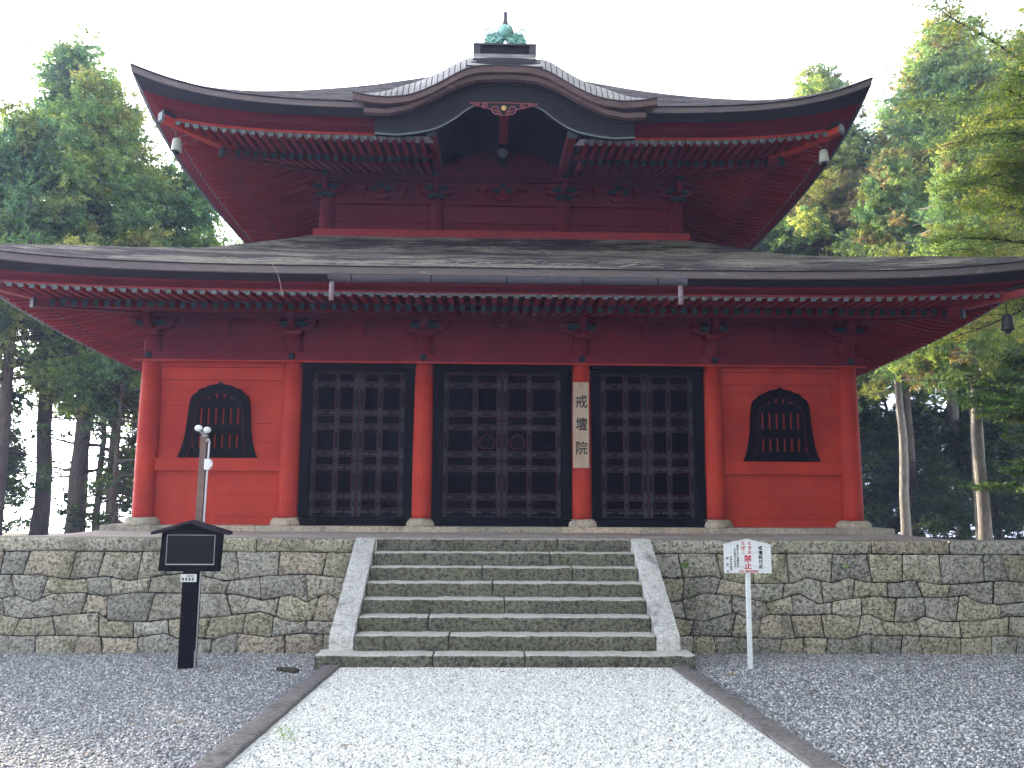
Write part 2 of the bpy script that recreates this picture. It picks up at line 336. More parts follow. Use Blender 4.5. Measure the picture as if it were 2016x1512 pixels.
# ---------------------------------------------------------------- stone retaining wall
def poly_noise(seed, amp, step):
    r = random.Random(seed); xs = [-13.]; zs = [0.]
    while xs[-1] < 13: xs.append(xs[-1]+r.uniform(step*.35, step*1.3)); zs.append(r.uniform(-amp, amp))
    return lambda x: float(np.interp(x, xs, zs))
def stone_wall(sgn, seed):
    r = random.Random(seed); V = []; F = []; C = []
    base = [-.40, .03, .29, .56, .83, 1.195, TZ-.005]
    amp = [0, .045, .075, .085, .07, .006, 0]
    fn = [poly_noise(seed*10+i, amp[i], .42) for i in range(7)]
    for row in range(6):
        b0 = lambda x, k=row: base[k]+fn[k](x); b1 = lambda x, k=row+1: base[k]+fn[k](x)
        x = 2.125; tlast = x
        cap = row == 5
        while x < 11.5:
            w = r.uniform(1.1, 1.9) if cap else r.uniform(.32, .68)
            xn = x+w; tn = xn + (0 if cap else r.uniform(-.09, .09))
            g = .003
            nu, nv = (int(w/.022), 10) if cap else (26, 17)
            t = r.choice([(1, 1, 1), (.95, .93, .9), (1.06, 1.02, .9), (.9, .9, .9), (1.1, 1.08, 1.0), (1, .97, .84), (.80, .80, .82), (1.05, .96, .88)])
            k = r.uniform(.82, 1.08); col = (t[0]*k, t[1]*k, t[2]*k, 1); pro = r.uniform(-.012, .016); o = len(V)
            for j in range(nv+1):
                for i in range(nu+1):
                    u = i/nu; v = j/nv
                    # denser near edges
                    u = .5-.5*math.cos(PI*u)*(1 if abs(math.cos(PI*u)) > 0 else 1); v = .5-.5*math.cos(PI*v)
                    xx = (x+(xn-x)*u)*(1-v) + (tlast+(tn-tlast)*u)*v
                    zb, zt = b0(xx), b1(xx); z = zb+(zt-zb)*v
                    eu = min(u*(xn-x), (1-u)*(xn-x)); ev = min(v*(zt-zb), (1-v)*(zt-zb)); e = min(eu, ev)
                    # round corners inward
                    cxm = (x+xn)/2; 
                    rc = .028
                    if eu < rc and ev < rc and not cap:
                        q = math.hypot(rc-eu, rc-ev)
                        if q > rc:
                            sh = (q-rc)*.7; xx += sh*(1 if xx < cxm else -1); z += sh*(1 if v < .5 else -1)
                    xx += g*(1-2*u)*1.0; z += g*(1-2*v)
                    d = .032*(1-math.exp(-e/.014)) + (0 if cap else .012*math.sin(PI*u)*math.sin(PI*v))
                    P = Vector((xx*sgn, 0, z)); 
                    d += pro + .010*noise.noise(P*9+Vector((0, seed, 0))) + .018*noise.noise(P*26) * min(1, e/.02) + .010*noise.noise(P*55)* min(1, e/.02)
                    V.append((xx*sgn, 11.905-d, z)); C.append(col)
            for j in range(nv):
                for i in range(nu):
                    a = o+j*(nu+1)+i; q = (a, a+1, a+nu+2, a+nu+1); F.append(q if sgn > 0 else q[::-1])
            if cap:   # top face back to the earth
                a0 = o+nv*(nu+1); o2 = len(V)
                for i in range(nu+1): vx = V[a0+i]; V.append((vx[0], 12.25, TZ-.003)); C.append(col)
                for i in range(nu):
                    q = (a0+i, a0+i+1, o2+i+1, o2+i); F.append(q if sgn > 0 else q[::-1])
            x, tlast = xn, tn
    me = bpy.data.meshes.new('stone_course'); me.from_pydata(V, [], F); me.update(); me.polygons.foreach_set('use_smooth', [True]*len(F)); vcol(me, C)
    return me
M['joint'] = mat('dark_joint', (.018, .017, .013), .95)
for s, lab in ((-1, 'rough granite retaining wall of irregular blocks left of the steps, behind the dark notice board'), (1, 'rough granite retaining wall of irregular blocks right of the steps, behind the white sign')):
    w = empty('retaining_wall', (s*6.5, 11.9, -.25), lab, 'wall', 'stone retaining walls holding the terrace')
    link('stone_facing', stone_wall(s, 3 if s < 0 else 5), M['granite'], w)
    x0, x1 = sorted((s*2.1, s*11.6)); MB().box(x0, x1, 11.90, 11.98, -.5, TZ-.03).build('joint_backing', M['joint'], w)

# ---------------------------------------------------------------- staircase
st = empty('stone_staircase', (0, 10.9, -.1), 'broad weathered granite staircase with sloping side stones climbing to the red hall', 'staircase')
RZ, TR, D8 = .1755, .29, 11.873
for n_ in range(1, 8):
    z1 = .161+(n_-1)*RZ; yf = D8-(8-n_)*TR; b = MB()
    hw = 2.24 if n_ == 1 else 1.83
    z0 = z1-RZ-.02 if n_ > 1 else -.2
    cuts = [-hw] + sorted(rnd.uniform(-hw*.6, hw*.6) for _ in range(rnd.choice([1, 2, 2]))) + [hw]
    if len(cuts) == 4 and cuts[2]-cuts[1] < .7: cuts.pop(1)
    for k in range(len(cuts)-1):
        b.rock(cuts[k]+.003, cuts[k+1]-.003, yf, yf+TR+(.12 if n_ < 7 else .02), z0, z1, .024, .009, .055, n_*3.1+k*.9, 7)
    b.build('step', M['step'], st, True)
b = MB(); xc = -1.83
for L in (1.25, 1.35, 1.06): b.rock(xc+.003, xc+L-.003, D8, D8+.4, TZ-RZ-.02, TZ-.004, .02, .012, .06, xc, 7); xc += L
b.build('step', M['step'], st, True)
for s in (-1, 1):
    def sz(y): return TZ+.004+(y-11.87)*.615
    b = MB(); y = 10.13
    for y1 in (11.08, 11.90):
        n0 = len(b.v); b.rock(1.832, 2.122, y+.003, y1-.003, 0, 1, .016, .006, .07, y*s, 7)
        for i in range(n0, len(b.v)):
            X, Y, Z = b.v[i]; top = sz(Y); bot = .155
            b.v[i] = (X*s, Y, bot + (top-bot)*Z)
        y = y1
    if s < 0: b.f = [f[::-1] for f in b.f]
    b.build('side_stone', M['stringer'], st, True)

# ================================================================ the hall
DW, HW, YC, UHW, UW = 14.006, 6.04, 20.05, 3.64, 16.41
hall = empty('temple_hall', (0, YC, TZ), 'two-roofed red wooden temple hall with black doors and a curved gable over the centre', 'temple')
COLX = [-6.04, -3.62, -1.37, 1.36, 3.66, 6.04]
# plinth
V = MB(); C = []
x = -6.62
while x < 6.6:
    L = rnd.uniform(.8, 1.75); x1 = min(6.62, x+L)
    if 6.62-x1 < .4: x1 = 6.62
    n0 = len(V.v); V.rock(x+.002, x1-.002, 13.72, 14.2, 1.30, 1.482, .012, .006, .08, x); k = rnd.uniform(.75, 1.1); t = rnd.choice([(1, .98, .95), (1, .93, .86), (.9, .92, .9)])
    C += [(t[0]*k, t[1]*k, t[2]*k, 1)]*(len(V.v)-n0); x = x1
for s in (-1, 1):
    x0, x1 = sorted((s*6.1, s*6.62)); n0 = len(V.v)
    for k in range(6): V.rock(x0, x1, 14.21+k*2, 16.2+k*2, 1.30, 1.482, .012, .006, .25, k)
    C += [(1, .96, .9, 1)]*(len(V.v)-n0)
o = V.build('stone_plinth', M['plinth'], hall, True); vcol(o.data, C)
# columns
for x in COLX:
    b = MB(); b.lathe((x, DW, 0), [(.172, 1.60), (.176, 1.7), (.178, 2.5), (.172, 3.4), (.160, 4.25)], 28); c = b.build('column', M['red'], hall, True)
    MB().lathe((x, DW, 0), [(.159, 4.251), (.150, 4.69)], 28).build('column_head', M['red_eave_shade'], c, True)  # top of the shaft in the shade-darkened red
    bb = MB(); bb.lathe((x, DW, 1.482), [(.285, -.02), (.295, .03), (.275, .085), (.235, .12), (.195, .128), (.05, .13)], 28)
    for i in range(len(bb.v)): v = Vector(bb.v[i]); bb.v[i] = tuple(v+noise.noise_vector(v*5)*.014)
    q = bb.build('base_stone', M['plinth'], c, True); vcol(q.data, [(rnd.uniform(.85, 1), .9, .84, 1)]*len(bb.v))
for s in (-1, 1):   # side-wall columns, glimpsed only from the side
    for y in (16.41, 18.8, 21.3, 23.7, 26.05):
        MB().lathe((s*HW, y, 0), [(.172, 1.482), (.16, 4.2), (.15, 4.69)], 16).build('column', M['red'], hall, True)
# core walls (sides and back)
b = MB(); b.box(-6.0, -5.94, 14.1, 26.05, 1.48, 5.3); b.box(5.94, 6.0, 14.1, 26.05, 1.48, 5.3); b.box(-6, 6, 25.98, 26.06, 1.48, 5.3)
b.build('side_wall', M['red'], hall)
# planked bay walls, front
def planks(b, x0, x1, zs, y, d=.05):
    for i in range(len(zs)-1):
        j = rnd.uniform(-.002, .002); b.box(x0, x1, y+j, y+d, zs[i]+.0025, zs[i+1]-.0025)
for x0, x1 in ((-5.9, -3.75), (3.8, 5.9)):
    b = MB(); planks(b, x0, x1, [1.483, 1.62, 1.98, 2.385], 14.03)
    planks(b, x0, x1, [2.6, 2.86, 3.20, 3.50, 3.80, 3.945], 14.03); planks(b, x0, x1, [3.945, 4.16], 14.0, .08); b.box(x0, x1, 14.07, 14.09, 1.48, 4.26)
    b.build('plank_wall', M['red'], hall)
    b = MB(); b.box(x0-.02, x1+.02, 13.945, 14.05, 2.385, 2.60); b.build('sill_rail', M['red'], hall)
    b = MB(); b.box(x1-.17 if x0 < 0 else x1-.12, x1+.02, 14.012, 14.06, 1.49, 2.38); b.box(x1-.17 if x0 < 0 else x1-.12, x1+.02, 14.008, 14.06, 2.605, 3.94)
    b.box(x0-.02, x1+.02, 13.97, 14.05, 4.165, 4.262); b.build('wall_frame', M['red'], hall)
# tie beam with nail covers
b = MB(); b.box(-6.28, 6.28, 13.80, 13.95, 4.262, 4.405); tb = b.build('tie_beam', M['red_eave_shade'], hall)
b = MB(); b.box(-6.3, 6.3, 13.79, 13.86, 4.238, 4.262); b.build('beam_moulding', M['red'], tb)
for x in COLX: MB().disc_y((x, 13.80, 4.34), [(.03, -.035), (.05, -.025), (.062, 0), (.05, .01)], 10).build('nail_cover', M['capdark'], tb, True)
b = MB(); b.box(-6.0, 6.0, 13.99, 14.08, 4.405, 4.70); planks(b, -6.0, 6.0, [4.70, 4.90, 5.25], 14.03); b.box(-6.05, 6.05, 13.97, 14.05, 4.675, 4.70); b.build('frieze_board', M['red_eave_shade'], hall)
# eave purlin
b = MB(); b.box(-6.3, 6.3, 13.92, 14.08, 5.02, 5.13); b.box(-6.18, -6.02, 14.1, 26, 5.02, 5.13); b.box(6.02, 6.18, 14.1, 26, 5.02, 5.13); b.build('eave_purlin', M['red_eave_shade'], hall)
def block(b, x, y, z0, w, h, d=None):
    d = d or w; q = w*.33; 
    b.hexa([(x-q, y-d*.33, z0), (x+q, y-d*.33, z0), (x+q, y+d*.33, z0), (x-q, y+d*.33, z0), (x-w/2, y-d/2, z0+h*.5), (x+w/2, y-d/2, z0+h*.5), (x+w/2, y+d/2, z0+h*.5), (x-w/2, y+d/2, z0+h*.5)])
    b.box(x-w/2, x+w/2, y-d/2, y+d/2, z0+h*.5+.0005, z0+h)
def arm(b, x, y0, y1, z0, half, h):
    pts = [(x-half, z0+h), (x-half, z0+h*.55), (x-half*.8, z0+h*.2), (x-half*.5, z0), (x+half*.5, z0), (x+half*.8, z0+h*.2), (x+half, z0+h*.55), (x+half, z0+h)]
    b.plate(pts, y0, y1)
def nose(b, x, y0, z, s, L=.20):
    pts = [(0, .0), (.05, -.045), (.11, -.05), (.17, -.02), (L, .012), (.16, .03), (.12, .055), (.05, .045), (0, .06)]
    pts = [(x+s*px, z+pz_) for px, pz_ in pts]
    b.plate(pts if s < 0 else pts[::-1], y0, y0+.06)
def bracket(x, y, z0, parent, scale=1., extra=False):
    b = MB(); block(b, x, y, z0, .30*scale, .10*scale); arm(b, x, y-.05, y+.05, z0+.105*scale, .36*scale, .12*scale)
    for dx in (-.31, 0, .31): block(b, x+dx*scale, y, z0+.226*scale, .15*scale, .085*scale)
    b.hexa([(x-.05, y-.30*scale, z0+.15*scale), (x+.05, y-.30*scale, z0+.15*scale), (x+.05, y, z0+.10*scale), (x-.05, y, z0+.10*scale),
            (x-.055, y-.34*scale, z0+.30*scale), (x+.055, y-.34*scale, z0+.30*scale), (x+.055, y, z0+.30*scale), (x-.055, y, z0+.30*scale)])
    block(b, x, y-.27*scale, z0+.301*scale, .14*scale, .07*scale)
    br = b.build('bracket_set', M['red_eave_shade'], parent)
    b = MB()
    nose(b, x+.06, y-.16, z0+.20*scale, 1); b.build('carved_nose', M['capdark'], br); b = MB(); nose(b, x-.06, y-.16, z0+.20*scale, -1)
    if extra: b.disc_y((x, y-.34, z0+.42), [(.02, -.03), (.055, -.01), (.06, .02)], 8); nose(b, x, y-.2, z0+.02, 1, .16); nose(b, x, y-.2, z0+.02, -1, .16)
    b.build('carved_nose', M['capdark'], br)
for x in COLX: bracket(x, 13.93, 4.692, hall)
for i in range(5):
    xm = (COLX[i]+COLX[i+1])/2; b = MB(); b.box(xm-.075, xm+.075, 13.94, 14.02, 4.701, 4.90); block(b, xm, 13.95, 4.902, .22, .11, .16); b.build('frieze_strut', M['red_eave_shade'], hall)

# doors
MB().box(-5.9, 5.9, 14.16, 14.2, 1.42, 4.5).build('door_backing', M['dark'], hall)  # dark box added behind the doors to block sky through the gaps
def fitting(b, x, z, y, horiz):
    L, w = (.085, .028)
    if horiz:
        b.box(x-L, x+L, y, y+.004, z-w*.55, z+w*.55)
        for s in (-1, 1): b.box(x+s*L-.014, x+s*L+.014, y+.001, y+.004, z-w*.85, z+w*.85)
    else:
        b.box(x-w*.55, x+w*.55, y, y+.004, z-L, z+L)
        for s in (-1, 1): b.box(x-w*.85, x+w*.85, y+.001, y+.004, z+s*L-.014, z+s*L+.014)
ROWS = [(3.93, 4.08), (3.44, 3.84), (3.20, 3.35), (2.74, 3.11), (2.50, 2.65), (2.02, 2.41), (1.77, 1.92)]
def door(x0, x1, grille):
    jw = .165; d = MB()
    d.box(x0, x0+jw, 13.93, 14.12, 1.484, 4.232); d.box(x1-jw, x1, 13.93, 14.12, 1.484, 4.232); d.box(x0+jw, x1-jw, 13.95, 14.12, 4.12, 4.232)
    d.box(x0+jw, x1-jw, 13.96, 14.12, 1.484, 1.63)
    for a, c in ((x0, x0+.36), (x1-.36, x1)):
        d.box(a, c, 13.86, 13.93, 4.17, 4.236); d.box(a, c, 13.84, 13.93, 1.484, 1.60)
    d.box(x0+.36, x1-.36, 13.89, 13.955, 1.484, 1.585)
    root = d.build('door_frame', M['black'], hall)
    xm = (x0+x1)/2; la, lb = x0+jw+.004, x1-jw-.004
    MB().box(xm-.006, xm+.006, 13.975, 14.0, 1.64, 4.11).build('meeting_strip', M['bead'], root)
    for side in (-1, 1):
        a, c = (la, xm-.008) if side < 0 else (xm+.008, lb); W = c-a; st_, mid = .085, .075
        wo_ = (W-2*st_-mid)*.56; wi_ = (W-2*st_-mid)*.44
        if side < 0: cols = [(a+st_, a+st_+wo_), (a+st_+wo_+mid, c-st_)]
        else: cols = [(a+st_, a+st_+wi_), (a+st_+wi_+mid, c-st_)]
        leaf = MB(); leaf.box(a, c, 14.035, 14.05, 1.66, 4.115); lf = leaf.build('door_leaf', M['panel'], hall)
        f = MB()
        stiles = [(a, cols[0][0]), (cols[0][1], cols[1][0]), (cols[1][1], c)]
        for s0, s1 in stiles: f.box(s0, s1, 13.985, 14.034, 1.63, 4.112)
        zs = [1.66] + [z for r_ in ROWS[::-1] for z in r_] + [4.112]
        for k in range(0, len(zs), 2):
            if zs[k+1]-zs[k] > .01:
                for c0, c1 in cols: f.box(c0+.0005, c1-.0005, 13.99, 14.034, zs[k]+(.05 if k == 0 else 0), zs[k+1])
        f.build('lattice_frame', M['frame'], lf)
        bd = MB(); t = .009
        for c0, c1 in cols:
            for z0, z1 in ROWS:
                bd.box(c0, c0+t, 13.982, 13.995, z0, z1); bd.box(c1-t, c1, 13.982, 13.995, z0, z1); bd.box(c0+t, c1-t, 13.982, 13.995, z0, z0+t); bd.box(c0+t, c1-t, 13.982, 13.995, z1-t, z1)
        for s0, s1 in stiles: bd.box(s0+.002, s0+.007, 13.9835, 13.99, 1.64, 4.11)
        bd.build('red_beading', M['bead'], lf)
        fp = MB(); gaps = [(ROWS[i+1][1]+ROWS[i][0])/2 for i in range(6)] + [1.71]
        for gi, zg in enumerate(gaps):
            for c0, c1 in cols:
                for q in (c0+.045, c1-.045): fp.box(q-.05, q+.05, 13.979, 13.989, zg-.020, zg+.020)
            for s0, s1 in stiles:
                cxm = (s0+s1)/2; hh = .17 if gi % 2 == 0 else .13
                fp.box(cxm-.024, cxm+.024, 13.978, 13.984, zg-.10, zg+.10); fp.box(cxm-.034, cxm+.034, 13.9765, 13.9845, zg-.035, zg+.035)
        fp.build('metal_fittings', M['plate'], lf)
        if grille:
            c0, c1 = cols[1] if side < 0 else cols[0]; gx = (c0+c1)/2; gz_ = 2.91
            half = [(0, .165), (.02, .135), (.06, .10), (.11, .065), (.135, .02), (.135, -.04), (.115, -.085), (.08, -.115), (.05, -.118), (.03, -.105), (0, -.118)]
            out = half + [(-x_, z_) for x_, z_ in half[-2:0:-1]]; inn = [(x_*.88, z_*.86) for x_, z_ in out]
            g = MB(); g.strip([(gx+x_, gz_+z_) for x_, z_ in out], [(gx+x_, gz_+z_) for x_, z_ in inn], 14.01, 14.034, True); g.build('hand_hole_rim', M['bead'], lf)
            g = MB()
            for k in range(-3, 4): hh = .12-.012*abs(k)**1.4; g.box(gx+k*.034-.006, gx+k*.034+.006, 14.02, 14.034, gz_-.1, gz_+hh*.75)
            g.build('hand_hole_grille', M['frame'], lf)
door(-3.44, -1.515, False); door(-1.195, 1.18, True); door(1.53, 3.48, False)

# bell-shaped windows
OUT = [(.665, 2.612), (.62, 2.72), (.58, 2.86), (.548, 3.05), (.528, 3.25), (.515, 3.45), (.502, 3.57), (.47, 3.66), (.415, 3.705), (.385, 3.725), (.365, 3.76), (.31, 3.79), (.245, 3.80), (.215, 3.83), (.15, 3.852), (.085, 3.858), (.04, 3.872), (0, 3.905)]
INN = [(.505, 2.612), (.475, 2.72), (.445, 2.86), (.425, 3.05), (.412, 3.25), (.40, 3.42), (.375, 3.51), (.34, 3.565), (.29, 3.585), (.262, 3.60), (.248, 3.63), (.21, 3.65), (.165, 3.655), (.145, 3.68), (.10, 3.70), (.055, 3.705), (.025, 3.715), (0, 3.745)]
for wx in (-4.85, 4.84):
    w = MB()
    fu = lambda P, g=0: [(wx+x_-g*(1 if x_ > 0 else 0), z_) for x_, z_ in P] + [(wx-x_+g, z_) for x_, z_ in P[-2::-1]]
    w.strip(fu(OUT), fu(INN), 13.955, 14.04); win = w.build('bell_window', M['black'], hall)
    inner2 = [(x_*.965, z_-(.012 if z_ > 3.5 else 0)) for x_, z_ in INN]
    e = MB(); e.strip(fu(INN), fu(inner2), 13.95, 13.97); e.build('red_edging', M['bead'], win)
    e = MB()
    for k in range(7):
        bx = wx+(k-3)*.125; dx = abs(bx-wx); ztop = float(np.interp(dx, [0, .1, .165, .25, .34, .4], [3.74, 3.70, 3.655, 3.6, 3.56, 3.42]))
        e.box(bx-.042, bx+.042, 13.985, 14.02, 2.615, ztop+.01)
    e.build('window_bars', M['black'], win)
    e = MB()
    for z0, hl in ((3.50, .36), (3.05, .43), (2.66, .48)):
        e.box(wx-hl, wx+hl, 13.975, 14.025, z0, z0+.035); e.box(wx-hl, wx+hl, 13.978, 14.025, z0+.055, z0+.085); e.box(wx-hl, wx+hl, 13.99, 14.022, z0-.045, z0+.12)
    e.box(wx-.50, wx+.50, 13.97, 14.022, 2.612, 2.64); e.build('window_rails', M['black'], win)

# ---------------------------------------------------------------- roofs
def side_map(k, hw, a, o):
    """side k: 0 front 1 left 2 right 3 back; a lateral, o outward from wall plane"""
    if k == 0: return (a, YC-(hw+o))
    if k == 1: return (-(hw+o), YC+a)
    if k == 2: return (hw+o, YC-a)
    return (-a, YC+hw+o)
def sag(k, W, a):   # the side eaves dip between their raised corners
    if k not in (1, 2): return 0.
    d = max(0., W-abs(a)); return -.09*d*(1-.35*d/W)
def eave_sheet(prof, hw, lift, p, mat_, name, parent, n=64, skip=None, sides=(0, 1, 2, 3)):
    """extrude a profile of (o, z) around the four eaves, mitred at the corners and lifted towards them"""
    b = MB()
    for k in sides:
        ss = frange(-1, 1, n)
        if k == 0 and skip: ss = sorted(set(ss+[-skip/(hw+prof[0][0]), skip/(hw+prof[0][0])]))
        base = len(b.v)
        for s in ss:
            for o, z in prof:
                x, y = side_map(k, hw, s*(hw+o), o); b.v.append((x, y, z+lift(o)*abs(s)**p+sag(k, hw+o, s*(hw+o))))
        m = len(prof)
        for i in range(len(ss)-1):
            if k == 0 and skip and abs((ss[i]+ss[i+1])/2)*(hw+prof[0][0]) < skip: continue
            for j in range(m-1): q = base+i*m+j; b.f.append((q, q+m, q+m+1, q+1))
    return b.build(name, mat_, parent)
def rafters(k, hw, o0, o1, z0, z1, lift, p, w, h, sp, skip=0):
    out = []; n = int((hw+o1-.1)/sp)
    for i in range(-n, n+1):
        a = i*sp
        if k == 0 and abs(a) < skip: continue
        oi = max(o0, abs(a)-hw+.02)
        if oi > o1-.08: continue
        def Z(o): return z0+(z1-z0)*(o-o0)/(o1-o0)+lift(o)*(abs(a)/(hw+o))**p+sag(k, hw+o, a)
        pts = []; cap = []
        for dz in (0, h):
            for o, aa in ((oi, a-w/2), (o1, a-w/2), (o1, a+w/2), (oi, a+w/2)):
                x, y = side_map(k, hw, aa, o); pts.append((x, y, Z(o)+dz))
        for dz in (-.0015, h+.0015):
            for o, aa in ((o1-.006, a-w/2-.0015), (o1+.009, a-w/2-.0015), (o1+.009, a+w/2+.0015), (o1-.006, a+w/2+.0015)):
                x, y = side_map(k, hw, aa, o); cap.append((x, y, Z(min(o, o1))+dz))
        out.append((pts, cap))
    return out
def make_tier(which, lists, capmat, redmat):
    """first list: individual parts; the rest merged as stuff"""
    for pts, cap in lists[0]:
        o = MB().hexa(pts).build(which, M['red_rafter_shade'], hall); MB().hexa(cap).build('end_cap', capmat, o)
    b = MB(); c = MB()
    for l in lists[1:]:
        for pts, cap in l: b.hexa(pts); c.hexa(cap)
    o = b.build(which, M['red_rafter_shade'], hall, kind='stuff'); c.build('end_cap', capmat, o, kind='stuff')
Llo = lambda o: float(np.interp(o, [0, 1.26, 1.86, 2.1, 2.31], [0, .02, .12, .2, .30]))
Lup = lambda o: float(np.interp(o, [0, 1.6, 2.38, 2.72, 2.91], [0, .09, .24, .42, .63]))
lo_f = lambda k, sk=0: rafters(k, HW, 1.10, 1.86, 5.035, 5.000, Llo, 5, .075, .066, .17, sk)
lo_b = lambda k: rafters(k, HW, -.1, 1.27, 5.145, 4.915, Llo, 5, .075, .10, .17)
up_f = lambda k, sk=0: rafters(k, UHW, 1.50, 2.38, 8.41, 8.347, Lup, 5, .075, .078, .168, sk)
up_b = lambda k, sk=0: rafters(k, UHW, -.1, 1.57, 8.70, 8.266, Lup, 5, .08, .118, .168, sk)
make_tier('flying_rafter', [lo_f(0), lo_f(1), lo_f(2), up_f(0, 1.36), up_f(1), up_f(2)], M['cap'], M['red_eave_shade'])
make_tier('base_rafter', [lo_b(0), lo_b(1), lo_b(2), up_b(0, 1.36), up_b(1), up_b(2)], M['capdark'], M['red_eave_shade'])
# soffit boards above the rafters, carrier boards between the tiers
eave_sheet([(-.1, 5.248), (1.27, 5.018)], HW, Llo, 5, M['red_soffit_shade'], 'soffit_board', hall)
eave_sheet([(1.05, 5.103), (1.66, 5.0765)], HW, Llo, 5, M['red_soffit_shade'], 'soffit_board', hall)
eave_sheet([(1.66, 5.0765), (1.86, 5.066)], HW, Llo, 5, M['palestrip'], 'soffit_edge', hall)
eave_sheet([(1.12, 5.035), (1.16, 5.022), (1.18, 5.03), (1.18, 5.10)], HW, Llo, 5, M['red_eave_shade'], 'rafter_rail', hall)
eave_sheet([(-.1, 8.82), (1.57, 8.386)], UHW, Lup, 5, M['red_soffit_shade'], 'soffit_board', hall, skip=1.3)
eave_sheet([(1.4, 8.497), (2.06, 8.447)], UHW, Lup, 5, M['red_soffit_shade'], 'soffit_board', hall, skip=1.3)
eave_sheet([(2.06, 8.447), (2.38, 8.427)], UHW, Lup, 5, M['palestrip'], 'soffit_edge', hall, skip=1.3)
eave_sheet([(1.46, 8.40), (1.52, 8.386), (1.54, 8.40), (1.54, 8.49)], UHW, Lup, 5, M['red_eave_shade'], 'rafter_rail', hall, skip=1.3)
# eave boards (red) and thick bark edge, lower and upper
eave_sheet([(1.862, 5.069), (1.875, 5.066), (1.885, 5.085), (1.90, 5.092), (2.04, 5.135), (2.06, 5.165)], HW, Llo, 5, M['red_eave_shade'], 'eave_board', hall)
eave_sheet([(1.868, 5.060), (1.893, 5.060), (1.893, 5.082)], HW, Llo, 5, M['red_mid_shade'], 'eave_board_lip', hall)
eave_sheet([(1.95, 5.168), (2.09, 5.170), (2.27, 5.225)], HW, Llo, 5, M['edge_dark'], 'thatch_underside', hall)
eave_sheet([(2.27, 5.225), (2.30, 5.232), (2.305, 5.335)], HW, Llo, 5, M['edge'], 'thatch_edge', hall)
eave_sheet([(2.30, 5.335), (2.325, 5.337), (2.325, 5.350), (2.28, 5.352)], HW, Llo, 5, M['dark'], 'edge_batten', hall)
eave_sheet([(2.385, 8.432), (2.395, 8.429), (2.415, 8.455), (2.45, 8.468), (2.58, 8.515), (2.60, 8.545), (2.74, 8.59)], UHW, Lup, 5, M['red_eave_shade'], 'eave_board', hall, skip=2.2)
eave_sheet([(2.385, 8.424), (2.408, 8.422), (2.425, 8.452)], UHW, Lup, 5, M['red'], 'eave_board_lip', hall, skip=2.2)
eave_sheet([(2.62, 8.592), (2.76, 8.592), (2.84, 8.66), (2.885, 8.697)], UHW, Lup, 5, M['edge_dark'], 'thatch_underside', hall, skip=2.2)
eave_sheet([(2.885, 8.697), (2.90, 8.70), (2.905, 8.797)], UHW, Lup, 5, M['edge'], 'thatch_edge', hall, skip=2.3)
eave_sheet([(2.90, 8.797), (2.925, 8.80), (2.925, 8.814), (2.87, 8.818)], UHW, Lup, 5, M['dark'], 'edge_batten', hall, skip=2.4)
# karahafu curves
TX = [0, .3, .5, .73, .9, 1.22, 1.5, 1.7, 2.0, 2.3, 2.64]; TZc = [9.355, 9.35, 9.335, 9.265, 9.165, 8.97, 8.84, 8.775, 8.74, 8.755, 8.82]
BX = [0, .5, .86, 1.28, 1.5, 1.7, 2.05, 2.45]; BZ = [9.166, 9.14, 9.015, 8.775, 8.66, 8.57, 8.49, 8.515]
CXs = [0, .3, .52, .68, .85, 1.1, 1.28, 1.6, 1.9, 2.26]; CZ = [8.745, 8.745, 8.735, 8.65, 8.50, 8.34, 8.265, 8.20, 8.165, 8.19]
def curve(X, Z, e, n=80):
    xs = np.linspace(-e, e, n*2+1); fine = np.linspace(-e-.3, e+.3, 1201); zz = np.interp(np.abs(fine), X, Z)
    k = np.hanning(61); k /= k.sum(); zp = np.pad(zz, 30, mode='edge'); zs = np.convolve(zp, k, 'valid'); return [(float(x), float(np.interp(x, fine, zs))) for x in xs]
KT = curve(TX, TZc, 2.64); KB = curve(BX, BZ, 2.45); KC = curve(CXs, CZ, 2.26)
kt = lambda x: float(np.interp(x, [q[0] for q in KT], [q[1] for q in KT]))
krise = lambda x: float(np.interp(abs(x), [0, .5, .75, 1.75, 1.95, 2.2, 2.55], [.44, .44, .53, .47, .34, .17, 0]))
def kz(x, y):   # surface of the curved gable roof: climbs behind its lip, then runs level into the main roof
    r = krise(x); d = .5*min(1.1, r/.5)+.02; t = max(0., (y-13.22)/d); return kt(x)+r*(1-math.exp(-2.2*t)*(1-.1*t) if t < 3 else 1.)
kb = lambda x: float(np.interp(x, [q[0] for q in KB], [q[1] for q in KB]))
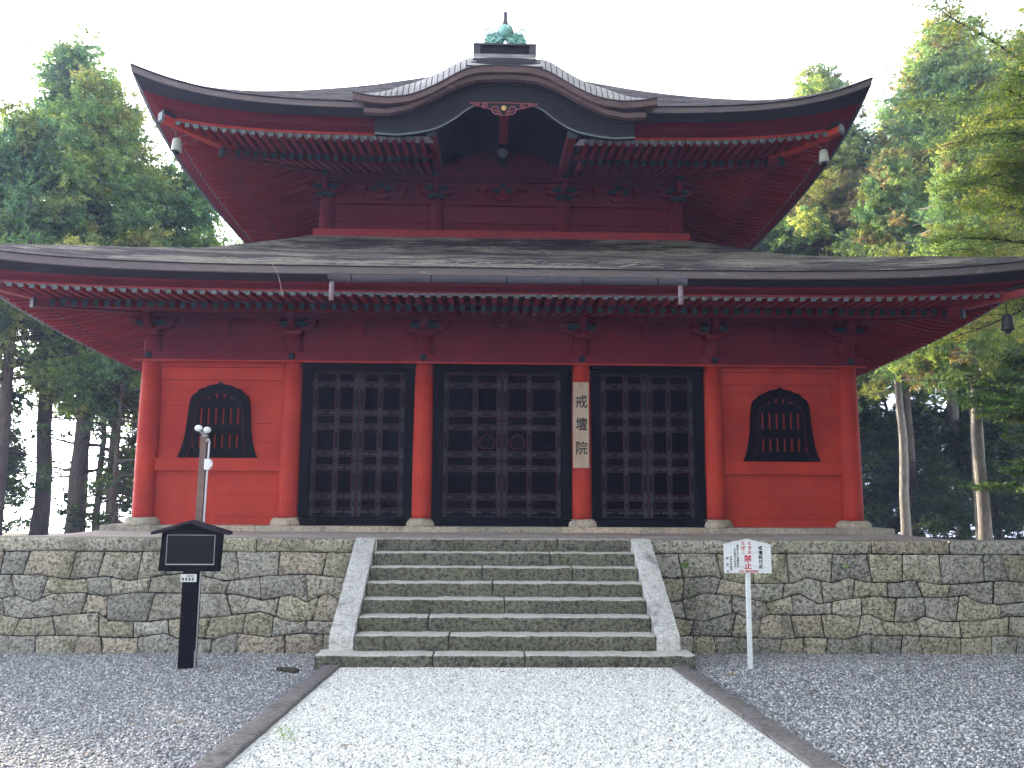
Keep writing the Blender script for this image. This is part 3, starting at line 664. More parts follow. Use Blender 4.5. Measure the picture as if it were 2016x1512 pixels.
def roof_sheet(T, Z, liftT, p, name, cut=False, n=96):
    b = MB(); ts = []
    for i in range(len(T)-1): ts += frange(T[i], T[i+1], 4)[:-1]
    ts.append(T[-1])
    # smooth profile
    fine = np.linspace(T[-1], T[0], 400); zz = np.interp(fine, T[::-1], Z[::-1]); k = np.hanning(31); k /= k.sum(); zs = np.convolve(np.pad(zz, 15, mode='edge'), k, 'valid')
    zf = lambda t: float(np.interp(t, fine, zs)) if T[0]-t > .25 else float(np.interp(t, T[::-1], Z[::-1]))
    for k_ in range(4):
        base = len(b.v); ss = frange(-1, 1, n)
        for s in ss:
            for t in ts:
                x, y = side_map(k_, 0, s*t, t); w_ = .012*noise.noise(Vector((x*1.2, y*1.2, 0)))
                b.v.append((x, y, zf(t)+liftT(t)*abs(s)**p+w_+sag(k_, t, s*t)*(t/T[0])**2))
        m = len(ts)
        for i in range(n):
            for j in range(m-1):
                q = base+i*m+j
                if cut and k_ == 0:
                    vs = [b.v[q], b.v[q+m], b.v[q+m+1], b.v[q+1]]
                    if all(abs(v[0]) < 2.5 and v[2] < kt(v[0])-.05 for v in vs): continue
                b.f.append((q, q+1, q+m+1, q+m))
    return b.build(name, M['bark_roof_dark' if cut else 'bark_roof'], hall, True)
roof_sheet([8.35, 7.85, 7.0, 6.4, 5.5, 4.9, 3.85, 3.7], [5.352, 5.55, 5.90, 6.10, 6.42, 6.71, 7.24, 7.32], lambda t: .30*(t/8.35)**5, 5, 'lower_roof')
roof_sheet([6.55, 6.1, 5.6, 4.9, 4.2, 3.3, 2.7, 1.5, .3, .01], [8.816, 8.99, 9.22, 9.64, 10.12, 10.74, 11.17, 12.05, 13.0, 13.2], lambda t: .63*(t/6.55)**4.5, 5, 'upper_roof', True)
# hip rafters
for hw, rows in ((HW, ((0, 1.34, 5.09, 4.86, .15, .13), (1.1, 1.98, 4.985, 4.95, .14, .11))), (UHW, ((0, 1.66, 8.62, 8.20, .16, .15), (1.45, 2.48, 8.345, 8.29, .15, .12)))):
    L = Llo if hw == HW else Lup
    for s in (-1, 1):
        for k, (o0, o1, z0, z1, w, h) in enumerate(rows):
            P = lambda o, z: (s*(hw+o), YC-(hw+o), z+L(o))
            b = MB(); om = (o0+o1)/2; b.beam(P(o0, z0), P(om, (z0+z1)/2), w, h); b.beam(P(om, (z0+z1)/2), P(o1, z1), w, h)
            hr = b.build('hip_rafter', (M['red'] if hw == UHW else M['red_mid_shade']) if k else M['red_eave_shade'], hall)
            e = MB(); e.beam(P(o1, z1-.01), P(o1+.03, z1-.01), w+.02, h+.02); e.build('end_cap', M['cap'] if k else M['capdark'], hr)
            if k: e = MB(); e.beam(P(o1-.32, z1+h+.002), P(o1+.02, z1+h+.002), w+.10, .05); e.build('weather_board', M['dark'], hr)
# upper storey walls
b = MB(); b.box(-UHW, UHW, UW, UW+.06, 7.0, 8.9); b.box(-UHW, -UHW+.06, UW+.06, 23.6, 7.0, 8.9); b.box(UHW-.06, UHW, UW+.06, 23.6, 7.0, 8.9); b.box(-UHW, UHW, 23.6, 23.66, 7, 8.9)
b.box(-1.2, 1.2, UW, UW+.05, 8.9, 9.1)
b.build('upper_wall', M['red_eave_shade'], hall)
UC = [-3.64, -1.37, 1.27, 3.64]
for x in UC: MB().lathe((x, UW-.02, 0), [(.16, 7.2), (.155, 8.1)], 20).build('upper_column', M['red_eave_shade'], hall, True)
b = MB(); b.box(-3.88, 3.88, 16.17, 16.38, 7.15, 7.385); b.box(-3.88, -3.66, 16.39, 23.9, 7.15, 7.385); b.box(3.66, 3.88, 16.39, 23.9, 7.15, 7.385); b.build('upper_sill_beam', M['red_mid_shade'], hall)
b = MB(); b.box(-3.7, 3.7, 16.30, 16.40, 7.98, 8.06); b.box(-3.8, 3.8, 16.26, 16.40, 8.49, 8.62); b.box(-3.6, 3.6, 16.37, 16.405, 7.60, 7.62); b.build('upper_tie_beam', M['red_eave_shade'], hall)
for x in UC: bracket(x, 16.28, 8.075, hall, 1., True)
for x in (-2.52, 0, 2.42):
    b = MB(); arm(b, x, 16.25, 16.33, 8.07, .17, .12); block(b, x, 16.28, 8.195, .2, .1)
    for s in (-1, 1): block(b, x+s*.42, 16.30, 8.27, .24, .13, .16); b.box(x+s*.42-.05, x+s*.42+.05, 16.30, 16.36, 8.07, 8.27)
    br = b.build('bracket_set', M['red_eave_shade'], hall)
    b = MB(); nose(b, x+.04, 16.18, 8.26, 1, .16); nose(b, x-.04, 16.18, 8.26, -1, .16); b.disc_y((x, 16.2, 8.34), [(.02, -.03), (.07, -.01), (.075, .04)], 8); b.build('carved_nose', M['capdark'], br)
# lower hip corner brackets handled above; ---------------- karahafu gable
g = MB()
def kshell(b, top, low, y0, y1): b.strip(top, low, y0, y1)
def fit(P, xs): X = [q[0] for q in P]; Z = [q[1] for q in P]; return [(x, float(np.interp(x, X, Z))) for x in xs]
xs1 = list(np.linspace(-2.62, 2.62, 141)); top = fit(KT, xs1)
b = MB(); b.strip(top, [(x, z-.105) for x, z in top], 13.20, 13.30); kg = b.build('gable_edge', M['edge_brown'], hall)
b = MB(); b.strip([(x, z+.016) for x, z in top], [(x, z+.001) for x, z in top], 13.175, 13.4); b.build('gable_edge_batten', M['gutter'], kg)
xs2 = list(np.linspace(-2.44, 2.44, 141)); b = MB(); t2 = fit(KT, xs2); l2 = fit(KB, xs2)
b.strip([(x, z-.107) for x, z in t2], [(x, z+.085) for x, z in l2], 13.27, 14.0); b.build('gable_underlayer', M['edge_dark'], kg)
b = MB(); b.strip([(x, z+.084) for x, z in l2], l2, 13.28, 13.40); b.build('gable_lower_edge', M['edge_brown'], kg)
xs3 = list(np.linspace(-2.26, 2.26, 161)); t3 = fit(KB, xs3); l3 = fit(KC, xs3)
b = MB(); b.strip([(x, z-.002) for x, z in t3], l3, 13.43, 13.52); bg_ = b.build('bargeboard', M['dark'], hall)
b = MB(); b.strip([(x, z+.022) for x, z in l3], [(x, z-.004) for x, z in l3], 13.415, 13.435); b.build('bargeboard_trim', M['cap'], bg_)
b = MB(); b.strip([(x, z-.02) for x, z in t3], [(x, z-.05) for x, z in t3], 13.40, 13.43); b.build('bargeboard_trim', M['edge_dark'], bg_)
# roof surface of the gable and its vault
def ksheet(P, y0, y1, n, dz, flip=False):
    b = MB(); ys = frange(y0, y1, n)
    b.v = [(x, y, z+dz+.004*noise.noise(Vector((x*3, y*3, 1)))) for x, z in P for y in ys]; m = len(ys)
    b.f = [(i*m+j, (i+1)*m+j, (i+1)*m+j+1, i*m+j+1) for i in range(len(P)-1) for j in range(m-1)]; return b
b = MB(); ys = frange(13.24, 13.9, 16)+frange(14.0, 15.7, 8); m = len(ys)
b.v = [(x, y, kz(x, y)-.004) for x, z in top for y in ys]; b.f = [(i*m+j, (i+1)*m+j, (i+1)*m+j+1, i*m+j+1) for i in range(len(top)-1) for j in range(m-1)]
b.build('gable_roof', M['edge_dark'], hall, True)
ksheet([q for q in t3 if abs(q[0]) < 1.36], 13.50, 16.40, 6, -.06).build('gable_vault', M['dark'], hall, True)
b = MB()
for s in (-1, 1): x0, x1 = sorted((s*1.36-.04, s*1.40-.04)); b.box(x0, x1, 13.53, 16.39, 8.50, 8.72)
b.build('vault_side', M['dark'], hall)
for s in (-1, 1):
    x = .60; b = MB()
    while x < 2.52:
        w = .082; ya = frange(13.215, 13.215+.62*min(1.2, krise(x)/.47)+.06, 7)
        for q in range(7):
            pts = [(s*xx, yy, kz(xx, yy)+dz) for dz in (0, .024) for xx, yy in ((x, ya[q]), (x+w, ya[q]), (x+w, ya[q+1]), (x, ya[q+1]))]
            if s < 0: pts = [pts[i] for i in (1, 0, 3, 2, 5, 4, 7, 6)]
            b.hexa(pts)
        x += .0985
    b.build('roof_battens', M['batten'], hall)
b = MB()
for k, (h0, h1, y0, y1, z0, z1) in enumerate(((.66, .62, 13.215, 13.31, 9.372, 9.47), (.61, .57, 13.32, 13.43, 9.50, 9.60), (.56, .52, 13.44, 13.56, 9.63, 9.73))):
    b.hexa([(-.02-h0, y0, z0-.09), (-.02+h0, y0, z0-.09), (-.02+h0, 15.2, z0-.09), (-.02-h0, 15.2, z0-.09), (-.02-h0, y0, z0), (-.02+h0, y0, z0), (-.02+h1, y1, z1), (-.02-h1, y1, z1)])
    b.hexa([(-.02-h1, y1+.001, z0-.09), (-.02+h1, y1+.001, z0-.09), (-.02+h1, 15.2, z0-.09), (-.02-h1, 15.2, z0-.09), (-.02-h1, y1+.001, z1), (-.02+h1, y1+.001, z1), (-.02+h1, 15.2, z1), (-.02-h1, 15.2, z1)])
b.box(-.56, .52, 13.60, 15.2, 9.70, 9.80)
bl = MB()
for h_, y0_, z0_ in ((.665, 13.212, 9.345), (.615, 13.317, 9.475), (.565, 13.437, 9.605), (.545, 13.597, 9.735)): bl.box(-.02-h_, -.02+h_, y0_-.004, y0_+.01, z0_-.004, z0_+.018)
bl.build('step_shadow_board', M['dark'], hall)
b.build('ridge_steps', M['batten'], hall)
b = MB(); b.box(-.57, .54, 13.66, 15.4, 9.80, 9.985); rb = b.build('ridge_box', M['dark'], hall)
b = MB(); b.box(-.58, .55, 13.62, 15.4, 9.99, 10.02); b.box(-.575, -.455, 13.63, 13.655, 9.83, 9.985); b.box(.425, .545, 13.63, 13.655, 9.83, 9.985); b.box(-.575, .545, 13.625, 13.655, 9.79, 9.826); b.build('box_trim', M['gutter'], rb)
def spiral(cx_, cz_, r0_, turns, a0, s, n=26): return [(cx_+s*(r0_*(1-t/n*.85))*math.cos(a0+turns*2*PI*t/n), (cz_+(r0_*(1-t/n*.85))*math.sin(a0+turns*2*PI*t/n))) for t in range(n+1)]
def tube2(b, P, y, r, n=6): rr_ = [r*(.55+.45*math.sin(PI*min(1, (i+3)/len(P)))) for i in range(len(P))]; b.tube([(x, y, z) for x, z in P], rr_, n)
b = MB(); ox, oy, oz = -.01, 13.69, 10.04
b.disc_y((ox-.005, oy-.02, oz+.235), [(.02, -.10), (.07, -.085), (.11, -.05), (.13, 0), (.13, .05)], 20)
for s in (-1, 1):
    pl = [(0, .10), (.03, .05), (.10, 0), (.36, 0), (.385, .04), (.36, .12), (.30, .19), (.22, .22), (.12, .26), (.0, .3)]
    pts = [(ox+s*x_, oz+z_) for x_, z_ in pl]; b.plate(pts if s > 0 else pts[::-1], oy, oy+.05)
    for cx_, cz_, r0_, a0 in ((.27, .10, .095, .3), (.16, .13, .07, 2.), (.30, .235, .075, -1.2), (.10, .07, .06, -.5), (.34, .05, .045, .5), (.22, .19, .05, 1)):
        tube2(b, spiral(ox+s*cx_, oz+cz_, r0_, 1.3, a0, s), oy-.015, .014)
    tube2(b, [(ox+s*(.0+.38*t), oz+.11*(1-t)**2*1+.0+.02*math.sin(t*9)) for t in [i/14 for i in range(15)]], oy-.03, .02)
b.build('ridge_ornament', M['copper'], hall, True, label='green copper scroll ornament on the gable ridge')
b = MB(); b.tube([(ox+.0, oy+.03, oz+.33), (ox, oy+.03, oz+.44), (ox, oy+.03, oz+.50), (ox, oy+.03, oz+.63)], [.065, .05, .035, .035], 12); b.tube([(ox-.62, 13.7, 9.87), (ox-.72, 13.7, 9.872)], .006, 6); b.build('ridge_spike', M['gutter'], hall)
b = MB(); P = [(-.131*math.cos(t), .131*math.sin(t)*1.02) for t in [(-.5+i*.22) for i in range(19)]]; b.tube([(ox+x_, oy-.03, oz+.235+z_) for x_, z_ in P], .013, 6); b.build('boss_rim', M['gutter'], hall)
# carved pendant
b = MB()
prof = [(0, -.12), (.05, -.125), (.09, -.10), (.14, -.105), (.18, -.075), (.21, -.02), (.27, .0), (.33, .03), (.40, .035), (.47, .06), (.56, .085), (.60, .10), (.45, .105), (.2, .11), (0, .115)]
pts = [(x_-.03, 8.655+z_) for x_, z_ in prof] + [(-x_-.03, 8.655+z_) for x_, z_ in prof[-2:0:-1]]
b.plate(pts, 13.375, 13.41); cp = b.build('gable_pendant', M['dark'], hall)
M['purple'] = wood_paint('purple_red_carving', (.26, .06, .085), (.34, .09, .11), .5)
b = MB()
for s in (-1, 1):
    for cx_, cz_, r0_, a0 in ((.14, -.01, .085, -1.8), (.32, .055, .055, -1.6), (.45, .082, .035, -1.6), (.07, -.07, .045, -2.5)):
        tube2(b, spiral(-.03+s*cx_, 8.655+cz_, r0_, 1.35, a0, s), 13.37, .011)
b.tube([(x_, 13.37, z_) for x_, z_ in pts[:15]], .008, 5); b.tube([(x_, 13.37, z_) for x_, z_ in pts[14:]+pts[:1]], .008, 5); b.build('scroll_carving', M['purple'], cp)
b = MB()
for k in range(6): a = k*PI/3+.5; b.disc_y((-.03+.032*math.cos(a), 13.355, 8.665+.032*math.sin(a)), [(.008, -.008), (.017, 0)], 8)
b.disc_y((-.03, 13.35, 8.665), [(.008, -.006), (.015, .006)], 8); b.build('gold_flower', M['gold'], cp)
for s in (-1, 1):
    b = MB(); cx_, cz_ = s*.97-.02, 8.70
    for k in range(8): a = k*PI/4; b.disc_y((cx_+.045*math.cos(a), 13.415, cz_+.045*math.sin(a)), [(.006, -.012), (.020, 0)], 8)
    b.disc_y((cx_, 13.41, cz_), [(.01, -.012), (.028, .005)], 10); b.build('rosette_fitting', M['plate'], bg_)
# things under the gable vault: raking beams, rainbow beam, frog-leg panel, ridge purlin
for s, x in ((-1, -1.33), (1, 1.23)):
    b = MB(); b.beam((x, 14.02, 8.44), (x, 16.3, 8.62), .15, .17); rk = b.build('raking_beam', M['red_mid_shade'], hall)
    b = MB(); b.beam((x, 13.99, 8.43), (x, 14.02, 8.43), .17, .19); b.build('end_cap', M['cap'], rk)
b = MB(); zr = lambda x: 8.60+.03*(1-(x/1.15)**2)
xr = frange(-1.25, 1.2, 30); b.strip([(x, 8.80) for x in xr], [(x, 8.52+.03*(1-(x/1.2)**2)) for x in xr], 16.15, 16.32); rbm = b.build('rainbow_beam', M['red_eave_shade'], hall)
b = MB()
for s in (-1, 1):
    for cx_, cz_, r0_ in ((.86, 8.67, .055), (.68, 8.69, .045), (.52, 8.68, .03)): tube2(b, spiral(-.02+s*cx_, cz_, r0_, 1.3, .6, s), 16.145, .010)
b.box(-.8, .76, 16.14, 16.155, 8.515, 8.53); b.build('beam_carving', M['dark'], rbm)
arch = [(-.02+.95*math.cos(t), 8.80+.37*math.sin(t)**.8 if math.sin(t) > 0 else 8.80) for t in [PI*i/24 for i in range(25)]]
b = MB(); b.plate(arch[::-1], 16.2, 16.3); fl = b.build('frog_leg_panel', M['red_eave_shade'], hall)
b = MB()
for s in (-1, 1): tube2(b, spiral(-.02+s*.25, 9.03, .08, 1.4, .4, s), 16.19, .012); tube2(b, spiral(-.02+s*.12, 8.98, .05, 1.2, 2, s), 16.19, .01)
b.build('panel_carving', M['carving'], fl)
b = MB(); b.box(-.095, .075, 13.53, 15.45, 8.93, 9.08); b.build('ridge_purlin', M['red_mid_shade'], hall)
b = MB(); b.plate([(-.10, 8.78), (.08, 8.78), (.07, 9.05), (-.09, 9.05)], 15.46, 16.18); b.build('purlin_bracket', M['carving'], hall)
b = MB()
for k in range(7): a = k*2*PI/7+.3; b.disc_y((-.02+.07*math.cos(a), 15.40, 8.74+.06*math.sin(a)), [(.015, -.04), (.045, 0), (.02, .03)], 8)
b.disc_y((-.02, 15.38, 8.73), [(.02, -.05), (.05, 0)], 10); b.build('hanging_flower', M['cap'], hall, True)
# gutter
g = MB(); xa, xb = -2.60, 2.66; ring = []
for k in range(9): a = PI+PI*k/8; ring.append((11.56+.07*math.cos(a), 5.155+.095*math.sin(a)+.01))
n = len(ring); N = 36
g.v = [(xa+(xb-xa)*i/N, y, z+.004*math.sin(i*1.7)+(xa+(xb-xa)*i/N)*.001) for i in range(N+1) for y, z in ring]
g.f = [(i*n+k, i*n+k+1, (i+1)*n+k+1, (i+1)*n+k) for i in range(N) for k in range(n-1)]
g.f += [tuple(range(n)), tuple(N*n+k for k in range(n))[::-1]]
gut = g.build('rain_gutter', M['gutter'], hall, True)
b = MB()
for x in (xa, -2.25, -1.1, 0, 1.1, 2.2, xb-.02): b.tube([(x+.01, 11.56+.077*math.cos(PI+PI*k/8), 5.165+.102*math.sin(PI+PI*k/8)) for k in range(9)], .009, 6)
for x in (-2.3, -1.2, -.1, 1., 2.1): b.beam((x, 11.55, 5.17), (x, 11.9, 5.2), .015, .006)
b.build('gutter_band', M['dark'], gut)
for x in (-2.53, 2.56):
    b = MB(); b.tube([(x, 11.57, 5.09), (x, 11.57, 4.80)], .038, 16); b.build('rain_spout', M['pipe'], gut, True)

# ---------------------------------------------------------------- wind bells
def bell(x, y, z, hang, dark, label):
    e = empty('wind_bell', (x, y, z-.30), label, 'bell', 'wind bells under the roof corners')
    b = MB(); b.lathe((x, y, z-.25), [(.015, .25), (.05, .245), (.072, .22), (.080, .14), (.088, .04), (.098, .0), (.092, -.005), (.08, .04), (.06, .19)], 18)
    b.build('bell_body', dark, e, True); b = MB(); b.tube([(x, y, z-.01), (x, y, z+hang)], .008, 6); b.tube([(x, y, z-.06), (x, y, z-.27)], .006, 6)
    b.lathe((x, y, z-.31), [(.02, 0), (.045, .01), (.045, .05), (.02, .06)], 10); b.build('clapper', M['dark'], e)
M['bell_grey'] = wood_paint('weathered_bronze', (.30, .31, .30), (.42, .43, .40), .5); M['bell_dark'] = wood_paint('dark_bronze', (.03, .035, .04), (.05, .05, .055), .5)
bell(-5.92, 14.14, 8.36, .12, M['bell_grey'], 'grey bronze wind bell under the left corner of the upper roof')
bell(5.89, 14.16, 8.36, .12, M['bell_grey'], 'grey bronze wind bell under the right corner of the upper roof')
bell(7.83, 12.22, 4.86, .16, M['bell_dark'], 'dark wind bell under the right corner of the lower roof')

# ---------------------------------------------------------------- writing
def text(body, size, x, y, z, m, name, parent, sx=1., thick=.002, align='CENTER', bold=1.):
    cu = bpy.data.curves.new(name, 'FONT'); cu.body = body; cu.size = size; cu.align_x = align; cu.align_y = 'CENTER'; cu.extrude = thick; cu.resolution_u = 3
    t = bpy.data.objects.new('t', cu); COL.objects.link(t); bpy.context.view_layer.update()
    me = bpy.data.meshes.new_from_object(t.evaluated_get(bpy.context.evaluated_depsgraph_get())); bpy.data.objects.remove(t)
    if len(body) == 1 and len(me.vertices):
        xs_ = [v.co.x for v in me.vertices]; ys_ = [v.co.y for v in me.vertices]; me.transform(Matrix.Translation((-(min(xs_)+max(xs_))/2, -(min(ys_)+max(ys_))/2, 0)))
    if bold:
        nv = len(me.vertices); d = size*.016*bold; bmx = MB(); co = [tuple(v.co) for v in me.vertices]; fs = [tuple(p.vertices) for p in me.polygons]
        for k, (dx, dy) in enumerate(((0, 0), (d, 0), (-d, 0), (0, d), (0, -d))): bmx.add([(x_+dx, y_+dy, z_+k*.00012) for x_, y_, z_ in co], fs)
        me = bpy.data.meshes.new(name); me.from_pydata(bmx.v, [], bmx.f)
    me.name = name; me.transform(Matrix.Translation((x, y, z)) @ Matrix.Rotation(PI/2, 4, 'X') @ Matrix.Diagonal((sx, 1, 1, 1)))
    me.materials.clear(); return link(name, me, m, parent)
def column_text(s, size, x, y, ztop, pitch, m, name, parent, sx=1.):
    for i, ch in enumerate(s):
        if ch != ' ': text(ch, size, x, y, ztop-i*pitch, m, name, parent, sx)
# name plaque hung on the column
pq = empty('name_plaque', (1.335, 13.79, 2.46), 'tall weathered plank with three black characters hanging on the column beside the centre door', 'plaque')
b = MB(); b.box(1.195, 1.465, 13.775, 13.805, 2.47, 3.93); b.build('board', M['pale_wood'], pq)
for ch, z in zip('戒壇院', (3.60, 3.22, 2.81)): text(ch, .235, 1.34, 13.773, z, M['ink'], 'lettering', pq, .9, .0015, bold=.8)
b = MB(); b.box(1.322, 1.330, 13.771, 13.776, 3.87, 3.91); b.box(1.326, 1.333, 13.770, 13.7745, 2.475, 2.50); b.build('nail', M['ink'], pq)
# white no smoking sign
sg = empty('no_smoking_sign', (2.905, 9.9, -.02), 'white pointed board with red and black writing on a thin white post', 'sign')
X0, X1 = 2.612, 3.183; b = MB(); b.plate([(X0, 1.112), (X1, 1.112), (X1, 1.445), (2.90, 1.512), (X0, 1.445)], 9.885, 9.90); b.build('board', M['white'], sg)
b = MB(); b.hexa([(X0-.012, 9.875, 1.440), (2.90, 9.875, 1.510), (2.90, 9.91, 1.510), (X0-.012, 9.91, 1.440), (X0-.012, 9.875, 1.449), (2.90, 9.875, 1.519), (2.90, 9.91, 1.519), (X0-.012, 9.91, 1.449)])
b.hexa([(2.90, 9.875, 1.510), (X1+.012, 9.875, 1.440), (X1+.012, 9.91, 1.440), (2.90, 9.91, 1.510), (2.90, 9.875, 1.519), (X1+.012, 9.875, 1.449), (X1+.012, 9.91, 1.449), (2.90, 9.91, 1.519)]); b.build('cap_strip', M['plastic'], sg)
b = MB(); b.hexa([(2.878, 9.91, -.06), (2.928, 9.91, -.06), (2.928, 9.95, -.06), (2.878, 9.95, -.06), (2.880, 9.902, 1.40), (2.930, 9.902, 1.40), (2.930, 9.94, 1.40), (2.880, 9.94, 1.40)]); b.build('post', M['white'], sg)
fy = 9.8835
column_text('戒壇院付近', .052, 3.055, fy, 1.410, .0545, M['ink'], 'lettering', sg)
column_text('たき火', .049, 2.924, fy, 1.464, .0525, M['redink'], 'lettering', sg); column_text('たばこ', .049, 2.848, fy, 1.464, .0525, M['redink'], 'lettering', sg)
column_text('禁止', .086, 2.899, fy, 1.286, .085, M['redink'], 'lettering', sg, 1.1)
text('NO SMOKING', .040, 2.907, fy, 1.132, M['redink'], 'lettering', sg, .92)
column_text('違反すると消防法に', .029, 2.778, fy, 1.436, .0300, M['inkgrey'], 'lettering', sg); column_text('より罰せられます', .029, 2.744, fy, 1.397, .0290, M['inkgrey'], 'lettering', sg)
column_text('大津市消防局', .027, 2.694, fy, 1.304, .0295, M['inkgrey'], 'lettering', sg); column_text('延暦寺', .031, 2.652, fy, 1.287, .076, M['inkgrey'], 'lettering', sg)
# dark notice board
nb = empty('notice_board', (-3.75, 9.93, 0), 'black wooden notice board with small gabled roof on a thick post', 'notice board')
b = MB(); b.box(-3.832, -3.655, 9.93, 10.06, -.05, 1.14); b.build('post', M['black'], nb)
b = MB(); b.plate([(-4.095, 1.112), (-3.39, 1.112), (-3.37, 1.56), (-3.735, 1.675), (-4.075, 1.56)], 9.86, 9.93); b.build('board_body', M['black'], nb)
for s in (-1, 1):
    b = MB(); c0 = Vector((-3.738, 0, 1.705)); c1 = Vector((-3.738+s*.445, 0, 1.572)); t = .035
    q = [(c0.x, 9.80, c0.z-t), (c1.x, 9.80, c1.z-t), (c1.x, 10.0, c1.z-t), (c0.x, 10.0, c0.z-t), (c0.x, 9.80, c0.z), (c1.x, 9.80, c1.z), (c1.x, 10.0, c1.z), (c0.x, 10.0, c0.z)]
    if s < 0: q = [q[i] for i in (1, 0, 3, 2, 5, 4, 7, 6)]
    b.hexa(q); b.build('roof_board', M['brown'] if False else M['dark'], nb)
b = MB(); b.box(-4.005, -3.455, 9.852, 9.861, 1.20, 1.53); b.build('display_panel', M['screen'], nb)
b = MB(); b.box(-4.012, -3.448, 9.846, 9.856, 1.188, 1.199); b.box(-4.012, -4.007, 9.848, 9.856, 1.20, 1.53); b.box(-3.453, -3.448, 9.848, 9.856, 1.20, 1.53); b.box(-4.012, -3.448, 9.848, 9.856, 1.531, 1.536); b.build('panel_frame', M['metal'], nb)
b = MB(); b.box(-3.85, -3.665, 9.915, 9.925, .985, 1.075); pl = b.build('small_plate', M['plastic'], nb)
b = MB()
for k in range(4): b.box(-3.832+k*.038, -3.808+k*.038, 9.912, 9.9145, 1.0, 1.035)
b.box(-3.775, -3.70, 9.912, 9.9145, 1.048, 1.06); b.build('plate_marks', M['inkgrey'], pl)
b = MB(); b.tube([(-3.645, 9.98, .2), (-3.645, 9.98, .7), (-3.642, 9.98, 1.12)], .010, 8); b.tube([(-3.65, 9.965, -.03), (-3.65, 9.965, .16)], .017, 8); b.box(-3.665, -3.632, 9.945, 9.985, .07, .20); b.build('cable_conduit', M['metal'], nb)
# sensor pole behind the board
sp = empty('sensor_pole', (-3.76, 10.16, 0), 'brown wooden pole with two white round lamps on top rising behind the black notice board', 'lamp post')
b = MB(); b.hexa([(-3.80, 10.10, -.1), (-3.71, 10.10, -.1), (-3.71, 10.19, -.1), (-3.80, 10.19, -.1), (-3.775, 10.10, 2.72), (-3.70, 10.10, 2.72), (-3.70, 10.18, 2.72), (-3.775, 10.18, 2.72)]); b.build('pole', M['brown'], sp)
b = MB(); b.tube([(-3.685, 10.11, 1.2), (-3.675, 10.11, 2.2), (-3.665, 10.11, 2.66)], .013, 8); b.build('conduit', M['metal'], sp)
b = MB(); b.box(-3.70, -3.635, 10.06, 10.13, 2.31, 2.44); b.add([(-3.635, 10.06, 2.33), (-3.635, 10.06, 2.43), (-3.60, 10.08, 2.395), (-3.605, 10.08, 2.35), (-3.635, 10.13, 2.33), (-3.635, 10.13, 2.43)], [(0, 3, 2, 1), (1, 2, 5), (0, 4, 3), (2, 3, 4, 5)]); b.build('junction_box', M['plastic'], sp)
b = MB(); b.box(-3.76, -3.70, 10.10, 10.16, 2.715, 2.745); b.tube([(-3.735, 10.1, 2.74), (-3.79, 10.06, 2.79)], .014, 8); b.tube([(-3.735, 10.1, 2.74), (-3.68, 10.06, 2.77)], .014, 8); b.tube([(-3.69, 10.1, 2.66), (-3.66, 10.05, 2.67)], .02, 10); b.build('lamp_bracket', M['metal'], sp)
for lx, lz in ((-3.782, 2.812), (-3.678, 2.79)):
    b = MB(); b.lathe((lx, 10.04, lz), [(.005, -.04), (.03, -.033), (.045, -.012), (.046, .008), (.036, .028), (.018, .038), (.003, .04)], 16); b.build('lamp_head', M['plastic'], sp, True)

# ---------------------------------------------------------------- small things on the ground
M['deadwood'] = m_bark('dead_wood', (.06, .05, .045), (.13, .11, .09)); M['dryleaf'] = mat('dry_leaf', (.36, .27, .10), .8)
b = MB(); z = gz(0, 9.67); b.tube([(-2.62, 9.70, z+.03), (-2.5, 9.66, z+.035), (-2.40, 9.62, z+.03), (-2.36, 9.60, z+.025)], [.02, .032, .036, .028], 9); tag(b.build('wood_chunk', M['deadwood'], None, True), 'short dark piece of broken branch lying on the grey gravel near the stair foot', 'branch')
def leaf_mesh(cx_, cy_, cz_, L, W, a):
    b = MB(); ca, sa = math.cos(a), math.sin(a); P = [(-1, 0, .3), (-.5, .7, .0), (.3, .8, .25), (1, 0, .5), (.3, -.8, .1), (-.5, -.7, .3), (0, 0, .25)]
    vs = [(cx_+(px*L*ca-py*W*sa), cy_+(px*L*sa+py*W*ca), cz_+pz2*W*.5) for px, py, pz2 in P]; b.add(vs, [(0, 1, 6), (1, 2, 6), (2, 3, 6), (3, 4, 6), (4, 5, 6), (5, 0, 6)]); return b
tag(leaf_mesh(2.52, 9.5, gz(0, 9.5)+.012, .10, .035, .1).build('fallen_leaf', M['dryleaf'], None, True), 'pale dry leaf lying on the gravel below the white sign', 'leaf')
def sprig_cloud(cs, n, r, size, cols, seed, flat=.5):
    rg = np.random.default_rng(seed); C0 = np.repeat(np.asarray(cs, float), n, 0)+rg.normal(size=(len(cs)*n, 3))*np.array([r, r, r*flat]); return leafmesh(C0, rg.normal(size=C0.shape)+np.array([0, 0, 1.2]), size, cols(rg, len(C0)), rg)
